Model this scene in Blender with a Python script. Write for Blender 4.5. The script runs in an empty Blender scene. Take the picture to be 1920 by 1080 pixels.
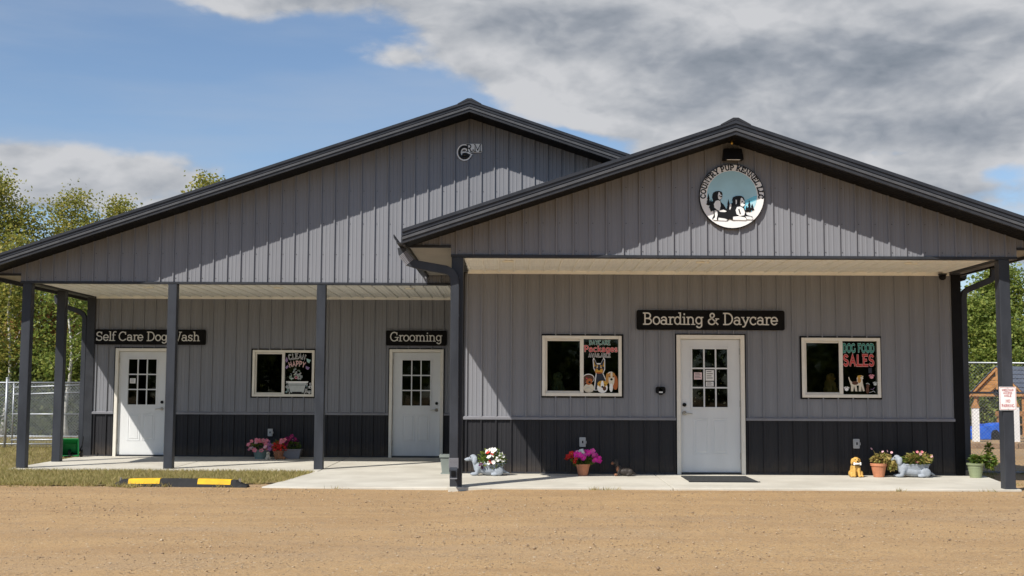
import bpy, bmesh, math, random
import numpy as np
from mathutils import Matrix, Vector, Euler

random.seed(7)
rng = np.random.default_rng(11)
R = math.radians
SC = bpy.context.scene
COL = SC.collection

# ------------------------------------------------------------------ camera, sky, sun, exposure
cam_d = bpy.data.cameras.new('camera')
cam_d.sensor_width = 36.0
cam_d.lens = 36.0 * 2300 / 1920
cam_d.clip_start = 0.1
cam_d.clip_end = 3000
cam = bpy.data.objects.new('camera', cam_d)
COL.objects.link(cam)
PITCH, ROLL = math.atan(199 / 2300), R(0.27)
cam.matrix_world = (Matrix.Translation((0, 0, 1.25)) @ Matrix.Rotation(R(90) + PITCH, 4, 'X')
                    @ Matrix.Rotation(ROLL, 4, 'Z'))
SC.camera = cam

SUN_TO = Vector((-0.92, -1.0, 1.42)).normalized()          # from the place towards the sun
SUN_EL = math.asin(SUN_TO.z)
SUN_AZ = math.atan2(SUN_TO.x, SUN_TO.y)                    # from +Y towards +X
sun_d = bpy.data.lights.new('sun', 'SUN')
sun_d.energy = 5.0
sun_d.angle = R(0.5)
sun_d.color = (1.0, 0.95, 0.87)
sun = bpy.data.objects.new('sun', sun_d)
COL.objects.link(sun)
sun.rotation_euler = SUN_TO.to_track_quat('Z', 'Y').to_euler()
sun.location = (-20, -10, 40)

world = bpy.data.worlds.new('World')
SC.world = world
world.use_nodes = True
world.cycles.sampling_method = 'MANUAL'
world.cycles.sample_map_resolution = 256
SC.view_settings.view_transform = 'Standard'
SC.view_settings.look = 'None'
SC.view_settings.gamma = 1.0
SC.view_settings.exposure = 0.14
SC.view_settings.use_curve_mapping = False
SC.cycles.max_bounces = 8
SC.cycles.diffuse_bounces = 4
SC.cycles.transparent_max_bounces = 24
SC.cycles.use_denoising = True
SC.cycles.caustics_reflective = False
SC.cycles.caustics_refractive = False


class NT:
    """small helper round a node tree"""
    def __init__(self, tree):
        self.t = tree
        self.t.nodes.clear()

    def n(self, kind, **kw):
        nd = self.t.nodes.new(kind)
        ins = kw.pop('ins', {})
        for k, v in kw.items():
            setattr(nd, k, v)
        for k, v in ins.items():
            self.put(nd.inputs[k], v)
        return nd

    def put(self, sock, v):
        if isinstance(v, bpy.types.NodeSocket):
            self.t.links.new(v, sock)
        elif isinstance(v, bpy.types.Node):
            self.t.links.new(v.outputs[0], sock)
        else:
            sock.default_value = v

    def m(self, op, a, b=None, c=None, clamp=False):
        nd = self.n('ShaderNodeMath', operation=op, use_clamp=clamp)
        self.put(nd.inputs[0], a)
        if b is not None:
            self.put(nd.inputs[1], b)
        if c is not None:
            self.put(nd.inputs[2], c)
        return nd.outputs[0]

    def mix(self, f, a, b):
        nd = self.n('ShaderNodeMix', data_type='RGBA')
        self.put(nd.inputs['Factor'], f)
        self.put(nd.inputs[6], a)
        self.put(nd.inputs[7], b)
        return nd.outputs[2]

    def ramp(self, f, stops, interp='LINEAR'):
        nd = self.n('ShaderNodeValToRGB')
        nd.color_ramp.interpolation = interp
        el = nd.color_ramp.elements
        while len(el) < len(stops):
            el.new(0.5)
        for e, (p, c) in zip(el, stops):
            e.position = p
            e.color = c if len(c) == 4 else (*c, 1)
        self.put(nd.inputs[0], f)
        return nd.outputs[0]


def smooth(nt, v, a, b):
    nd = nt.n('ShaderNodeMapRange', interpolation_type='SMOOTHSTEP')
    nt.put(nd.inputs[0], v)
    nd.inputs[1].default_value = a
    nd.inputs[2].default_value = b
    return nd.outputs[0]


def build_world():
    nt = NT(world.node_tree)
    sky = nt.n('ShaderNodeTexSky', sky_type='NISHITA')
    sky.sun_disc = False
    sky.sun_elevation = SUN_EL
    sky.sun_rotation = SUN_AZ
    sky.altitude = 300
    sky.air_density = 1.0
    sky.dust_density = 0.2
    sky.ozone_density = 3.5
    tc = nt.n('ShaderNodeTexCoord')
    d = tc.outputs['Generated']
    sep = nt.n('ShaderNodeSeparateXYZ', ins={0: d})
    X, Y, Z = sep.outputs
    az = nt.m('ARCTAN2', X, Y)
    el = nt.m('ARCSINE', Z)
    # cloud field: noise on the direction, flattened vertically
    def field(de, seed, scale=6.0, sy=2.0, det=10.0, rough=0.55, dist=0.0):
        mp = nt.n('ShaderNodeCombineXYZ')
        nt.put(mp.inputs[0], az)
        nt.put(mp.inputs[1], nt.m('MULTIPLY', nt.m('ADD', el, de), sy))
        mp.inputs[2].default_value = seed
        return nt.n('ShaderNodeTexNoise', ins={'Vector': mp.outputs[0], 'Scale': scale, 'Detail': det, 'Roughness': rough, 'Distortion': dist}).outputs[0]
    SEED = 2.2
    n0 = field(0.0, SEED)
    n1 = field(0.020, SEED)
    warp = field(0.0, SEED + 8.0, 9.0, 2.0, 4.0, 0.5)

    def billow(de, seed):
        mp = nt.n('ShaderNodeCombineXYZ')
        nt.put(mp.inputs[0], nt.m('ADD', az, nt.m('MULTIPLY', warp, 0.10)))
        nt.put(mp.inputs[1], nt.m('MULTIPLY', nt.m('ADD', el, nt.m('ADD', nt.m('MULTIPLY', warp, 0.05), de)), 1.9))
        v = nt.n('ShaderNodeTexVoronoi', feature='F1', voronoi_dimensions='2D', ins={'Vector': mp.outputs[0], 'Scale': 9.0, 'Detail': 3.0, 'Roughness': 0.5, 'Lacunarity': 2.2})
        v.normalize = True
        return nt.m('SUBTRACT', 1.0, v.outputs['Distance'])
    lump = billow(0.0, SEED + 3.0)
    lump1 = billow(0.014, SEED + 3.0)
    big = field(0.0, SEED + 7.0, 4.5, 3.2, 2.0, 0.45)

    def blob(px, py, sx, sy, w):
        a0, e0 = math.atan((px - 960) / 2300), math.atan((739 - py) / 2300)
        u = nt.m('DIVIDE', nt.m('SUBTRACT', az, a0), sx / 2300)
        v = nt.m('DIVIDE', nt.m('SUBTRACT', el, e0), sy / 2300)
        r2 = nt.m('ADD', nt.m('MULTIPLY', u, u), nt.m('MULTIPLY', v, v))
        return nt.m('MULTIPLY', nt.m('POWER', 2.71828, nt.m('MULTIPLY', r2, -1.0)), w)
    # where the banks of cloud of that morning stand
    bias = None
    for b in [(1520, 90, 600, 200, 0.34), (960, 20, 260, 100, 0.22), (500, -20, 260, 45, 0.22),
              (90, 350, 260, 62, 0.30), (1750, 270, 400, 110, 0.28), (1220, 190, 200, 50, 0.15),
              (735, 105, 75, 26, 0.15), (205, 132, 60, 26, 0.13),
              (380, 200, 480, 110, -0.20), (1040, 265, 150, 36, -0.30), (1700, 300, 90, 16, -0.22), (1890, 345, 60, 20, -0.2),
              (780, 220, 230, 70, -0.16), (200, 40, 200, 60, -0.10)]:
        t = blob(*b)
        bias = t if bias is None else nt.m('ADD', bias, t)
    f = nt.m('ADD', nt.m('ADD', nt.m('MULTIPLY', n0, 0.75), nt.m('MULTIPLY', nt.m('SUBTRACT', lump, 0.66), 0.34)), nt.m('ADD', bias, 0.16))
    cover = smooth(nt, f, 0.575, 0.70)
    # thin high streaks in the blue
    st = field(0.0, 1.7, 3.0, 6.0, 6.0, 0.55)
    streak = nt.m('ADD', nt.m('MULTIPLY', smooth(nt, st, 0.35, 0.75), 0.34), 0.06)
    # lit from above: brighter where the cloud thins upwards, greyer where it is thick and below
    lit = nt.m('ADD', nt.m('MULTIPLY', nt.m('SUBTRACT', n0, n1), 2.4), nt.m('MULTIPLY', nt.m('SUBTRACT', lump, lump1), 1.5))
    thick = smooth(nt, f, 0.70, 1.05)
    tone = nt.m('ADD', nt.m('ADD', 0.77, lit), nt.m('MULTIPLY', thick, -0.26))
    tone = nt.m('ADD', tone, nt.m('MULTIPLY', nt.m('SUBTRACT', big, 0.5), 1.0), clamp=True)
    ccol = nt.ramp(tone, [(0.0, (0.215, 0.25, 0.30)), (0.35, (0.32, 0.35, 0.40)), (0.7, (0.48, 0.50, 0.535)), (1.0, (0.61, 0.62, 0.645))])
    bg_sky = nt.n('ShaderNodeBackground', ins={'Color': sky.outputs[0], 'Strength': 0.112})
    bg_cl = nt.n('ShaderNodeBackground', ins={'Color': ccol, 'Strength': 0.9})
    bg_st = nt.n('ShaderNodeBackground', ins={'Color': (0.44, 0.51, 0.62, 1), 'Strength': 0.9})
    m1 = nt.n('ShaderNodeMixShader', ins={0: streak, 1: bg_sky.outputs[0], 2: bg_st.outputs[0]})
    m2 = nt.n('ShaderNodeMixShader', ins={0: cover, 1: m1.outputs[0], 2: bg_cl.outputs[0]})
    out = nt.n('ShaderNodeOutputWorld', ins={0: m2.outputs[0]})


build_world()

# ------------------------------------------------------------------ materials
MATS = {}


def mat(name, col, rough=0.6, metal=0.0, var=0.0, vscale=3.0, bump=0.0, bscale=40.0, spec=0.22, stretch=None, isl=0.0, coat=0.0):
    """procedural surface: base colour with noise variation, a little grime and fine relief"""
    if name in MATS:
        return MATS[name]
    m = bpy.data.materials.new(name)
    m.use_nodes = True
    nt = NT(m.node_tree)
    p = nt.n('ShaderNodeBsdfPrincipled', ins={'Roughness': rough, 'Metallic': metal})
    p.inputs['Specular IOR Level'].default_value = spec
    if coat:
        p.inputs['Coat Weight'].default_value = coat
    c4 = (*col, 1)
    tc = nt.n('ShaderNodeTexCoord')
    vec = tc.outputs['Object']
    if stretch:
        vec = nt.n('ShaderNodeMapping', ins={0: vec, 3: stretch}).outputs[0]
    colr = None
    if var:
        nz = nt.n('ShaderNodeTexNoise', ins={'Vector': vec, 'Scale': vscale, 'Detail': 6.0, 'Roughness': 0.6}).outputs[0]
        colr = nt.mix(smooth(nt, nz, 0.3, 0.7), tuple(x * (1 - var) for x in col) + (1,), tuple(min(1, x * (1 + var)) for x in col) + (1,))
        nt.put(p.inputs['Roughness'], nt.m('ADD', nt.m('MULTIPLY', nz, 0.25), max(0.02, rough - 0.12)))
    if isl:
        g = nt.n('ShaderNodeNewGeometry')
        rr = g.outputs['Random Per Island']
        hsv = nt.n('ShaderNodeHueSaturation', ins={'Color': colr if colr is not None else c4})
        nt.put(hsv.inputs['Value'], nt.m('ADD', nt.m('MULTIPLY', rr, 2 * isl), 1 - isl))
        nt.put(hsv.inputs['Hue'], nt.m('ADD', nt.m('MULTIPLY', rr, 0.03), 0.485))
        colr = hsv.outputs[0]
    nt.put(p.inputs['Base Color'], colr if colr is not None else c4)
    if bump:
        nb = nt.n('ShaderNodeTexNoise', ins={'Vector': vec, 'Scale': bscale, 'Detail': 4.0, 'Roughness': 0.6}).outputs[0]
        bp = nt.n('ShaderNodeBump', ins={'Height': nb, 'Strength': min(1.0, bump), 'Distance': 0.01})
        nt.put(p.inputs['Normal'], bp.outputs[0])
    nt.n('ShaderNodeOutputMaterial', ins={0: p.outputs[0]})
    MATS[name] = m
    return m


def leaf_mat(name, c0, c1, c2, trans=0.35):
    if name in MATS:
        return MATS[name]
    m = bpy.data.materials.new(name)
    m.use_nodes = True
    nt = NT(m.node_tree)
    g = nt.n('ShaderNodeNewGeometry')
    col = nt.ramp(g.outputs['Random Per Island'], [(0.0, c0), (0.5, c1), (1.0, c2)])
    d = nt.n('ShaderNodeBsdfPrincipled', ins={'Base Color': col, 'Roughness': 0.55})
    d.inputs['Specular IOR Level'].default_value = 0.25
    t = nt.n('ShaderNodeBsdfTranslucent', ins={'Color': col})
    mx = nt.n('ShaderNodeMixShader', ins={0: trans, 1: d.outputs[0], 2: t.outputs[0]})
    nt.n('ShaderNodeOutputMaterial', ins={0: mx.outputs[0]})
    MATS[name] = m
    return m


def glass_mat():
    m = bpy.data.materials.new('window_glass')
    m.use_nodes = True
    nt = NT(m.node_tree)
    fr = nt.n('ShaderNodeFresnel', ins={'IOR': 1.5})
    f2 = nt.m('MULTIPLY', fr.outputs[0], 0.5, clamp=True)
    tr = nt.n('ShaderNodeBsdfTransparent', ins={'Color': (0.62, 0.66, 0.65, 1)})
    gl = nt.n('ShaderNodeBsdfGlossy', ins={'Color': (0.9, 0.95, 0.95, 1), 'Roughness': 0.02})
    mx = nt.n('ShaderNodeMixShader', ins={0: f2, 1: tr.outputs[0], 2: gl.outputs[0]})
    nt.n('ShaderNodeOutputMaterial', ins={0: mx.outputs[0]})
    MATS['glass'] = m
    return m


def siding_mat(name, col):
    """painted steel: slight sheet-to-sheet tone, vertical streaks of dust, faint oil-canning"""
    m = bpy.data.materials.new(name)
    m.use_nodes = True
    nt = NT(m.node_tree)
    oi = nt.n('ShaderNodeObjectInfo')
    tc = nt.n('ShaderNodeTexCoord')
    geo = nt.n('ShaderNodeNewGeometry')
    mp = nt.n('ShaderNodeMapping', ins={0: geo.outputs['Position'], 3: (9.0, 9.0, 0.55)})
    nz = nt.n('ShaderNodeTexNoise', ins={'Vector': mp.outputs[0], 'Scale': 1.4, 'Detail': 7.0, 'Roughness': 0.65}).outputs[0]
    n2 = nt.n('ShaderNodeTexNoise', ins={'Vector': geo.outputs['Position'], 'Scale': 0.9, 'Detail': 4.0}).outputs[0]
    v = nt.m('ADD', nt.m('MULTIPLY', oi.outputs['Random'], 0.06), 0.97)
    v = nt.m('ADD', v, nt.m('MULTIPLY', nt.m('SUBTRACT', nz, 0.5), 0.16))
    v = nt.m('ADD', v, nt.m('MULTIPLY', nt.m('SUBTRACT', n2, 0.5), 0.14))
    hsv = nt.n('ShaderNodeHueSaturation', ins={'Color': (*col, 1), 'Value': v})
    sz = nt.n('ShaderNodeSeparateXYZ', ins={0: geo.outputs['Position']})
    n3 = nt.n('ShaderNodeTexNoise', ins={'Vector': geo.outputs['Position'], 'Scale': 7.0, 'Detail': 8.0, 'Roughness': 0.7}).outputs[0]
    splash = nt.m('MULTIPLY', smooth(nt, nt.m('ADD', sz.outputs[2], nt.m('MULTIPLY', n3, -0.5)), 0.10, -0.28), 0.13)
    dusty = nt.mix(splash, hsv.outputs[0], (0.30, 0.22, 0.14, 1))
    p = nt.n('ShaderNodeBsdfPrincipled', ins={'Base Color': dusty, 'Roughness': 0.52})
    nt.put(p.inputs['Roughness'], nt.m('ADD', nt.m('MULTIPLY', nz, 0.2), 0.40))
    p.inputs['Specular IOR Level'].default_value = 0.14
    nb = nt.n('ShaderNodeTexNoise', ins={'Vector': geo.outputs['Position'], 'Scale': 5.0, 'Detail': 2.0}).outputs[0]
    bp = nt.n('ShaderNodeBump', ins={'Height': nb, 'Strength': 0.12, 'Distance': 0.02})
    nt.put(p.inputs['Normal'], bp.outputs[0])
    nt.n('ShaderNodeOutputMaterial', ins={0: p.outputs[0]})
    MATS[name] = m
    return m


def ground_mat():
    m = bpy.data.materials.new('sandy_gravel')
    m.use_nodes = True
    nt = NT(m.node_tree)
    geo = nt.n('ShaderNodeNewGeometry')
    P = geo.outputs['Position']
    def nz(s, det=6.0, ro=0.6, vec=P, dist=0.0):
        return nt.n('ShaderNodeTexNoise', ins={'Vector': vec, 'Scale': s, 'Detail': det, 'Roughness': ro, 'Distortion': dist}).outputs[0]
    st = nt.n('ShaderNodeMapping', ins={0: P, 2: (0, 0, R(6)), 3: (0.35, 1.6, 1)}).outputs[0]
    a = nz(0.8, 8.0, 0.65, st, 0.8)
    b = nz(5.0, 8.0, 0.75)
    c = nz(46.0, 4.0, 0.8)
    clump = nz(1.6, 6.0, 0.7, None or P, 1.0)
    base = nt.mix(smooth(nt, a, 0.33, 0.68), (0.385, 0.248, 0.126, 1), (0.462, 0.304, 0.152, 1))
    base = nt.mix(nt.m('MULTIPLY', smooth(nt, b, 0.48, 0.70), 0.45), base, (0.36, 0.255, 0.16, 1))
    base = nt.mix(nt.m('MULTIPLY', smooth(nt, nz(0.33, 5.0, 0.6, st, 1.2), 0.50, 0.68), 0.45), base, (0.36, 0.265, 0.175, 1))
    base = nt.mix(nt.m('MULTIPLY', smooth(nt, c, 0.54, 0.68), 0.8), base, (0.235, 0.16, 0.10, 1))
    base = nt.mix(nt.m('MULTIPLY', smooth(nt, c, 0.46, 0.32), 0.6), base, (0.58, 0.42, 0.25, 1))
    h = nt.m('ADD', nt.m('MULTIPLY', c, 0.5), nt.m('MULTIPLY', b, 0.9))
    # stones of two sizes, in drifts: each cell takes its own tone
    for sc, thr, k in ((26.0, 0.84, 0.75), (52.0, 0.62, 0.65), (85.0, 0.60, 0.6)):
        vo = nt.n('ShaderNodeTexVoronoi', ins={'Vector': P, 'Scale': sc, 'Randomness': 1.0})
        cs = nt.n('ShaderNodeSeparateColor', ins={0: vo.outputs['Color']})
        pick = nt.m('GREATER_THAN', nt.m('ADD', cs.outputs[0], nt.m('MULTIPLY', nt.m('SUBTRACT', clump, 0.5), 1.1)), thr)
        dot = nt.m('MULTIPLY', smooth(nt, vo.outputs['Distance'], 0.42, 0.26), pick)
        tone = nt.ramp(cs.outputs[1], [(0.0, (0.12, 0.085, 0.06)), (0.45, (0.27, 0.19, 0.125)), (0.7, (0.45, 0.36, 0.25)), (1.0, (0.70, 0.60, 0.46))])
        base = nt.mix(nt.m('MULTIPLY', dot, k), base, tone)
        h = nt.m('ADD', h, nt.m('MULTIPLY', dot, 0.7))
    sx = nt.n('ShaderNodeSeparateXYZ', ins={0: P})
    for cx, cy, r0, wd in ((7.5, 21.5, 12.4, 0.11), (7.5, 21.5, 13.9, 0.11), (-9.0, 3.0, 11.3, 0.10), (-9.0, 3.0, 12.8, 0.10), (3.0, -4.0, 14.6, 0.12)):
        ux, uy = nt.m('SUBTRACT', sx.outputs[0], cx), nt.m('SUBTRACT', sx.outputs[1], cy)
        rad = nt.m('SQRT', nt.m('ADD', nt.m('MULTIPLY', ux, ux), nt.m('MULTIPLY', uy, uy)))
        band = smooth(nt, nt.m('ABSOLUTE', nt.m('SUBTRACT', rad, r0)), wd, wd * 0.7)
        rib = nt.m('SINE', nt.m('ADD', nt.m('MULTIPLY', nt.m('ARCTAN2', uy, ux), 6.2832 * r0 / 0.075), nt.m('MULTIPLY', rad, 45.0)))
        on = nt.m('MULTIPLY', band, smooth(nt, clump, 0.42, 0.60))
        h = nt.m('ADD', h, nt.m('MULTIPLY', nt.m('ADD', rib, -0.6), nt.m('MULTIPLY', on, 0.30)))
    p = nt.n('ShaderNodeBsdfPrincipled', ins={'Base Color': base, 'Roughness': 0.95})
    p.inputs['Specular IOR Level'].default_value = 0.1
    bp = nt.n('ShaderNodeBump', ins={'Height': h, 'Strength': 0.7, 'Distance': 0.02})
    nt.put(p.inputs['Normal'], bp.outputs[0])
    nt.n('ShaderNodeOutputMaterial', ins={0: p.outputs[0]})
    MATS['gravel'] = m
    return m


def concrete_mat():
    m = bpy.data.materials.new('pale_concrete')
    m.use_nodes = True
    nt = NT(m.node_tree)
    geo = nt.n('ShaderNodeNewGeometry')
    P = geo.outputs['Position']
    a = nt.n('ShaderNodeTexNoise', ins={'Vector': P, 'Scale': 1.1, 'Detail': 8.0, 'Roughness': 0.62}).outputs[0]
    st = nt.n('ShaderNodeMapping', ins={0: P, 3: (2.0, 60.0, 1)}).outputs[0]
    br = nt.n('ShaderNodeTexNoise', ins={'Vector': st, 'Scale': 2.0, 'Detail': 4.0}).outputs[0]
    fine = nt.n('ShaderNodeTexNoise', ins={'Vector': P, 'Scale': 70.0, 'Detail': 3.0}).outputs[0]
    col = nt.mix(smooth(nt, a, 0.3, 0.7), (0.48, 0.45, 0.385, 1), (0.61, 0.58, 0.505, 1))
    col = nt.mix(nt.m('MULTIPLY', smooth(nt, fine, 0.5, 0.8), 0.3), col, (0.42, 0.39, 0.33, 1))
    col = nt.mix(nt.m('MULTIPLY', smooth(nt, br, 0.5, 0.75), 0.15), col, (0.46, 0.43, 0.36, 1))
    p = nt.n('ShaderNodeBsdfPrincipled', ins={'Base Color': col, 'Roughness': 0.85})
    p.inputs['Specular IOR Level'].default_value = 0.25
    bp = nt.n('ShaderNodeBump', ins={'Height': nt.m('ADD', fine, br), 'Strength': 0.25, 'Distance': 0.006})
    nt.put(p.inputs['Normal'], bp.outputs[0])
    nt.n('ShaderNodeOutputMaterial', ins={0: p.outputs[0]})
    MATS['concrete'] = m
    return m


glass_mat()
ground_mat()
concrete_mat()
siding_mat('grey_siding', (0.227, 0.232, 0.253))
siding_mat('charcoal_siding', (0.029, 0.029, 0.0325))
mat('charcoal_trim', (0.036, 0.038, 0.044), 0.42, var=0.15, vscale=6, bump=0.05)
mat('post_wrap', (0.040, 0.044, 0.053), 0.45, var=0.18, vscale=5, bump=0.06, stretch=(1, 1, 0.3))
mat('roof_steel', (0.033, 0.036, 0.044), 0.42, var=0.15, vscale=4)
mat('rake_light', (0.085, 0.087, 0.093), 0.35, var=0.12, vscale=7)
mat('black_trim', (0.008, 0.008, 0.009), 0.55, var=0.2, spec=0.12)
mat('cap_trim', (0.22, 0.22, 0.24), 0.4, var=0.1)
mat('ceiling_white', (0.86, 0.85, 0.80), 0.5, var=0.06, vscale=2)
mat('eave_soffit', (0.30, 0.28, 0.25), 0.5, var=0.08, vscale=2)
mat('vinyl_white', (0.76, 0.72, 0.64), 0.4, var=0.04, vscale=8)
mat('door_white', (0.68, 0.69, 0.69), 0.42, var=0.04, vscale=3, bump=0.04, bscale=120, stretch=(1, 1, 0.2))
mat('steel', (0.50, 0.48, 0.44), 0.32, metal=0.9, var=0.1)
mat('galvanised', (0.40, 0.42, 0.44), 0.45, metal=0.55, var=0.15, vscale=10)
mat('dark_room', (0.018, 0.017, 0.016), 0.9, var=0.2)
mat('sign_black', (0.006, 0.0055, 0.0055), 0.6, var=0.25, vscale=9, spec=0.1)
mat('sign_letter', (0.66, 0.64, 0.60), 0.55, var=0.05)
mat('paint_white', (0.86, 0.855, 0.84), 0.5, var=0.04)
mat('paint_black', (0.012, 0.012, 0.013), 0.5, var=0.1)
mat('outlet_grey', (0.44, 0.45, 0.46), 0.45, var=0.06)
mat('rubber', (0.022, 0.022, 0.023), 0.7, var=0.3, vscale=8, bump=0.2, bscale=60)
mat('road_yellow', (0.75, 0.44, 0.02), 0.6, var=0.12, vscale=9)
mat('terracotta', (0.52, 0.22, 0.12), 0.8, var=0.15, vscale=9, bump=0.1)
mat('grey_stone', (0.30, 0.33, 0.37), 0.75, var=0.16, vscale=12, bump=0.3, bscale=45)
mat('soil', (0.045, 0.03, 0.02), 0.95, var=0.3, vscale=30, bump=0.6, bscale=90)
mat('timber', (0.38, 0.19, 0.07), 0.7, var=0.25, vscale=4, bump=0.1, stretch=(1, 1, 5))
mat('weathered_timber', (0.30, 0.20, 0.12), 0.85, var=0.3, vscale=4, bump=0.2)
mat('bark', (0.10, 0.085, 0.07), 0.9, var=0.35, vscale=6, bump=0.5, bscale=18)
mat('birch_bark', (0.55, 0.53, 0.48), 0.85, var=0.3, vscale=5, bump=0.3, bscale=14, stretch=(0.4, 0.4, 4))
mat('lawn_soil', (0.20, 0.155, 0.075), 0.95, var=0.35, vscale=2.5, bump=0.5, bscale=30)

leaf_mat('tree_yellow_green', (0.17, 0.20, 0.04), (0.33, 0.33, 0.07), (0.48, 0.40, 0.10), 0.5)
leaf_mat('tree_green', (0.12, 0.18, 0.035), (0.23, 0.29, 0.06), (0.36, 0.38, 0.09), 0.5)
leaf_mat('tree_dark', (0.07, 0.11, 0.028), (0.14, 0.18, 0.045), (0.23, 0.25, 0.06), 0.45)
leaf_mat('tree_red', (0.26, 0.11, 0.04), (0.36, 0.16, 0.07), (0.26, 0.18, 0.05), 0.45)
leaf_mat('grass_blades', (0.22, 0.22, 0.055), (0.38, 0.32, 0.12), (0.56, 0.45, 0.22), 0.4)
leaf_mat('plant_leaf', (0.06, 0.12, 0.02), (0.13, 0.19, 0.035), (0.26, 0.28, 0.05))
leaf_mat('wilted_leaf', (0.28, 0.22, 0.06), (0.42, 0.32, 0.11), (0.22, 0.25, 0.06))
leaf_mat('pebble', (0.22, 0.155, 0.10), (0.38, 0.27, 0.165), (0.52, 0.40, 0.27), 0.0)

# ------------------------------------------------------------------ mesh helpers
WL = {}


class MB:
    def __init__(self):
        self.v, self.f, self.mi = [], [], []

    def quad(self, a, b, c, d, mi=0):
        n = len(self.v)
        self.v += [a, b, c, d]
        self.f.append((n, n + 1, n + 2, n + 3))
        self.mi.append(mi)
        return self

    def poly(self, pts, mi=0):
        n = len(self.v)
        self.v += list(pts)
        self.f.append(tuple(range(n, n + len(pts))))
        self.mi.append(mi)
        return self

    def box(self, x0, x1, y0, y1, z0, z1, mi=0):
        return self.hexa([(x0, y0, z0), (x1, y0, z0), (x1, y1, z0), (x0, y1, z0),
                          (x0, y0, z1), (x1, y0, z1), (x1, y1, z1), (x0, y1, z1)], mi)

    def hexa(self, p, mi=0):
        n = len(self.v)
        self.v += [tuple(q) for q in p]
        for f in ((0, 3, 2, 1), (4, 5, 6, 7), (0, 1, 5, 4), (1, 2, 6, 5), (2, 3, 7, 6), (3, 0, 4, 7)):
            self.f.append(tuple(n + i for i in f))
            self.mi.append(mi)
        return self

    def prism_y(self, pts, y0, y1, mi=0):
        """outline in (x, z) pushed from y0 (front) to y1"""
        n, k = len(self.v), len(pts)
        self.v += [(x, y0, z) for x, z in pts] + [(x, y1, z) for x, z in pts]
        self.f.append(tuple(range(n, n + k)))
        self.f.append(tuple(range(n + 2 * k - 1, n + k - 1, -1)))
        self.mi += [mi, mi]
        for i in range(k):
            j = (i + 1) % k
            self.f.append((n + i, n + k + i, n + k + j, n + j))
            self.mi.append(mi)
        return self

    def prism_x(self, pts, x0, x1, mi=0):
        n, k = len(self.v), len(pts)
        self.v += [(x0, y, z) for y, z in pts] + [(x1, y, z) for y, z in pts]
        self.f.append(tuple(range(n, n + k)))
        self.f.append(tuple(range(n + 2 * k - 1, n + k - 1, -1)))
        self.mi += [mi, mi]
        for i in range(k):
            j = (i + 1) % k
            self.f.append((n + i, n + k + i, n + k + j, n + j))
            self.mi.append(mi)
        return self

    def tube(self, path, rad, n=8, cap=True, mi=0, sq=None):
        path = [Vector(p) for p in path]
        if not isinstance(rad, (list, tuple)):
            rad = [rad] * len(path)
        base = len(self.v)
        ref = None
        for i, p in enumerate(path):
            t = (path[min(i + 1, len(path) - 1)] - path[max(i - 1, 0)]).normalized()
            if ref is None:
                ref = Vector((0, 0, 1)) if abs(t.z) < 0.9 else Vector((1, 0, 0))
            a = t.cross(ref).normalized()
            b = t.cross(a).normalized()
            ref = -b if False else ref
            for k in range(n):
                an = 2 * math.pi * (k + 0.5) / n
                ca, sa = math.cos(an), math.sin(an)
                if sq:                       # rectangular section sq = (half a, half b)
                    ca = math.copysign(sq[0], ca)
                    sa = math.copysign(sq[1], sa)
                    q = p + a * ca + b * sa
                else:
                    q = p + (a * ca + b * sa) * rad[i]
                self.v.append(tuple(q))
        for i in range(len(path) - 1):
            for k in range(n):
                j = (k + 1) % n
                self.f.append((base + i * n + k, base + i * n + j, base + (i + 1) * n + j, base + (i + 1) * n + k))
                self.mi.append(mi)
        if cap:
            self.f.append(tuple(base + k for k in range(n - 1, -1, -1)))
            e = base + (len(path) - 1) * n
            self.f.append(tuple(e + k for k in range(n)))
            self.mi += [mi, mi]
        return self

    def lathe(self, prof, c=(0, 0, 0), n=20, mi=0, sx=1.0, sy=1.0):
        base = len(self.v)
        for r, z in prof:
            for k in range(n):
                a = 2 * math.pi * k / n
                self.v.append((c[0] + r * sx * math.cos(a), c[1] + r * sy * math.sin(a), c[2] + z))
        for i in range(len(prof) - 1):
            for k in range(n):
                j = (k + 1) % n
                self.f.append((base + i * n + k, base + i * n + j, base + (i + 1) * n + j, base + (i + 1) * n + k))
                self.mi.append(mi)
        self.f.append(tuple(base + k for k in range(n - 1, -1, -1)))
        e = base + (len(prof) - 1) * n
        self.f.append(tuple(e + k for k in range(n)))
        self.mi += [mi, mi]
        return self

    def ell(self, c, r, n=12, m=8, rot=None, mi=0):
        base = len(self.v)
        rm = Euler(rot).to_matrix() if rot else None
        for i in range(m + 1):
            th = math.pi * i / m
            for k in range(n):
                a = 2 * math.pi * k / n
                q = Vector((r[0] * math.sin(th) * math.cos(a), r[1] * math.sin(th) * math.sin(a), r[2] * math.cos(th)))
                if rm:
                    q = rm @ q
                self.v.append((c[0] + q.x, c[1] + q.y, c[2] + q.z))
        for i in range(m):
            for k in range(n):
                j = (k + 1) % n
                self.f.append((base + i * n + k, base + (i + 1) * n + k, base + (i + 1) * n + j, base + i * n + j))
                self.mi.append(mi)
        return self

    def mesh(self, name, mats, smooth=False):
        me = bpy.data.meshes.new(name)
        me.from_pydata([tuple(p) for p in self.v], [], self.f)
        for m in (mats if isinstance(mats, (list, tuple)) else [mats]):
            me.materials.append(MATS[m])
        if isinstance(mats, (list, tuple)) and len(mats) > 1:
            me.polygons.foreach_set('material_index', self.mi)
        if smooth:
            me.polygons.foreach_set('use_smooth', [True] * len(me.polygons))
        me.update()
        return me

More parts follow.
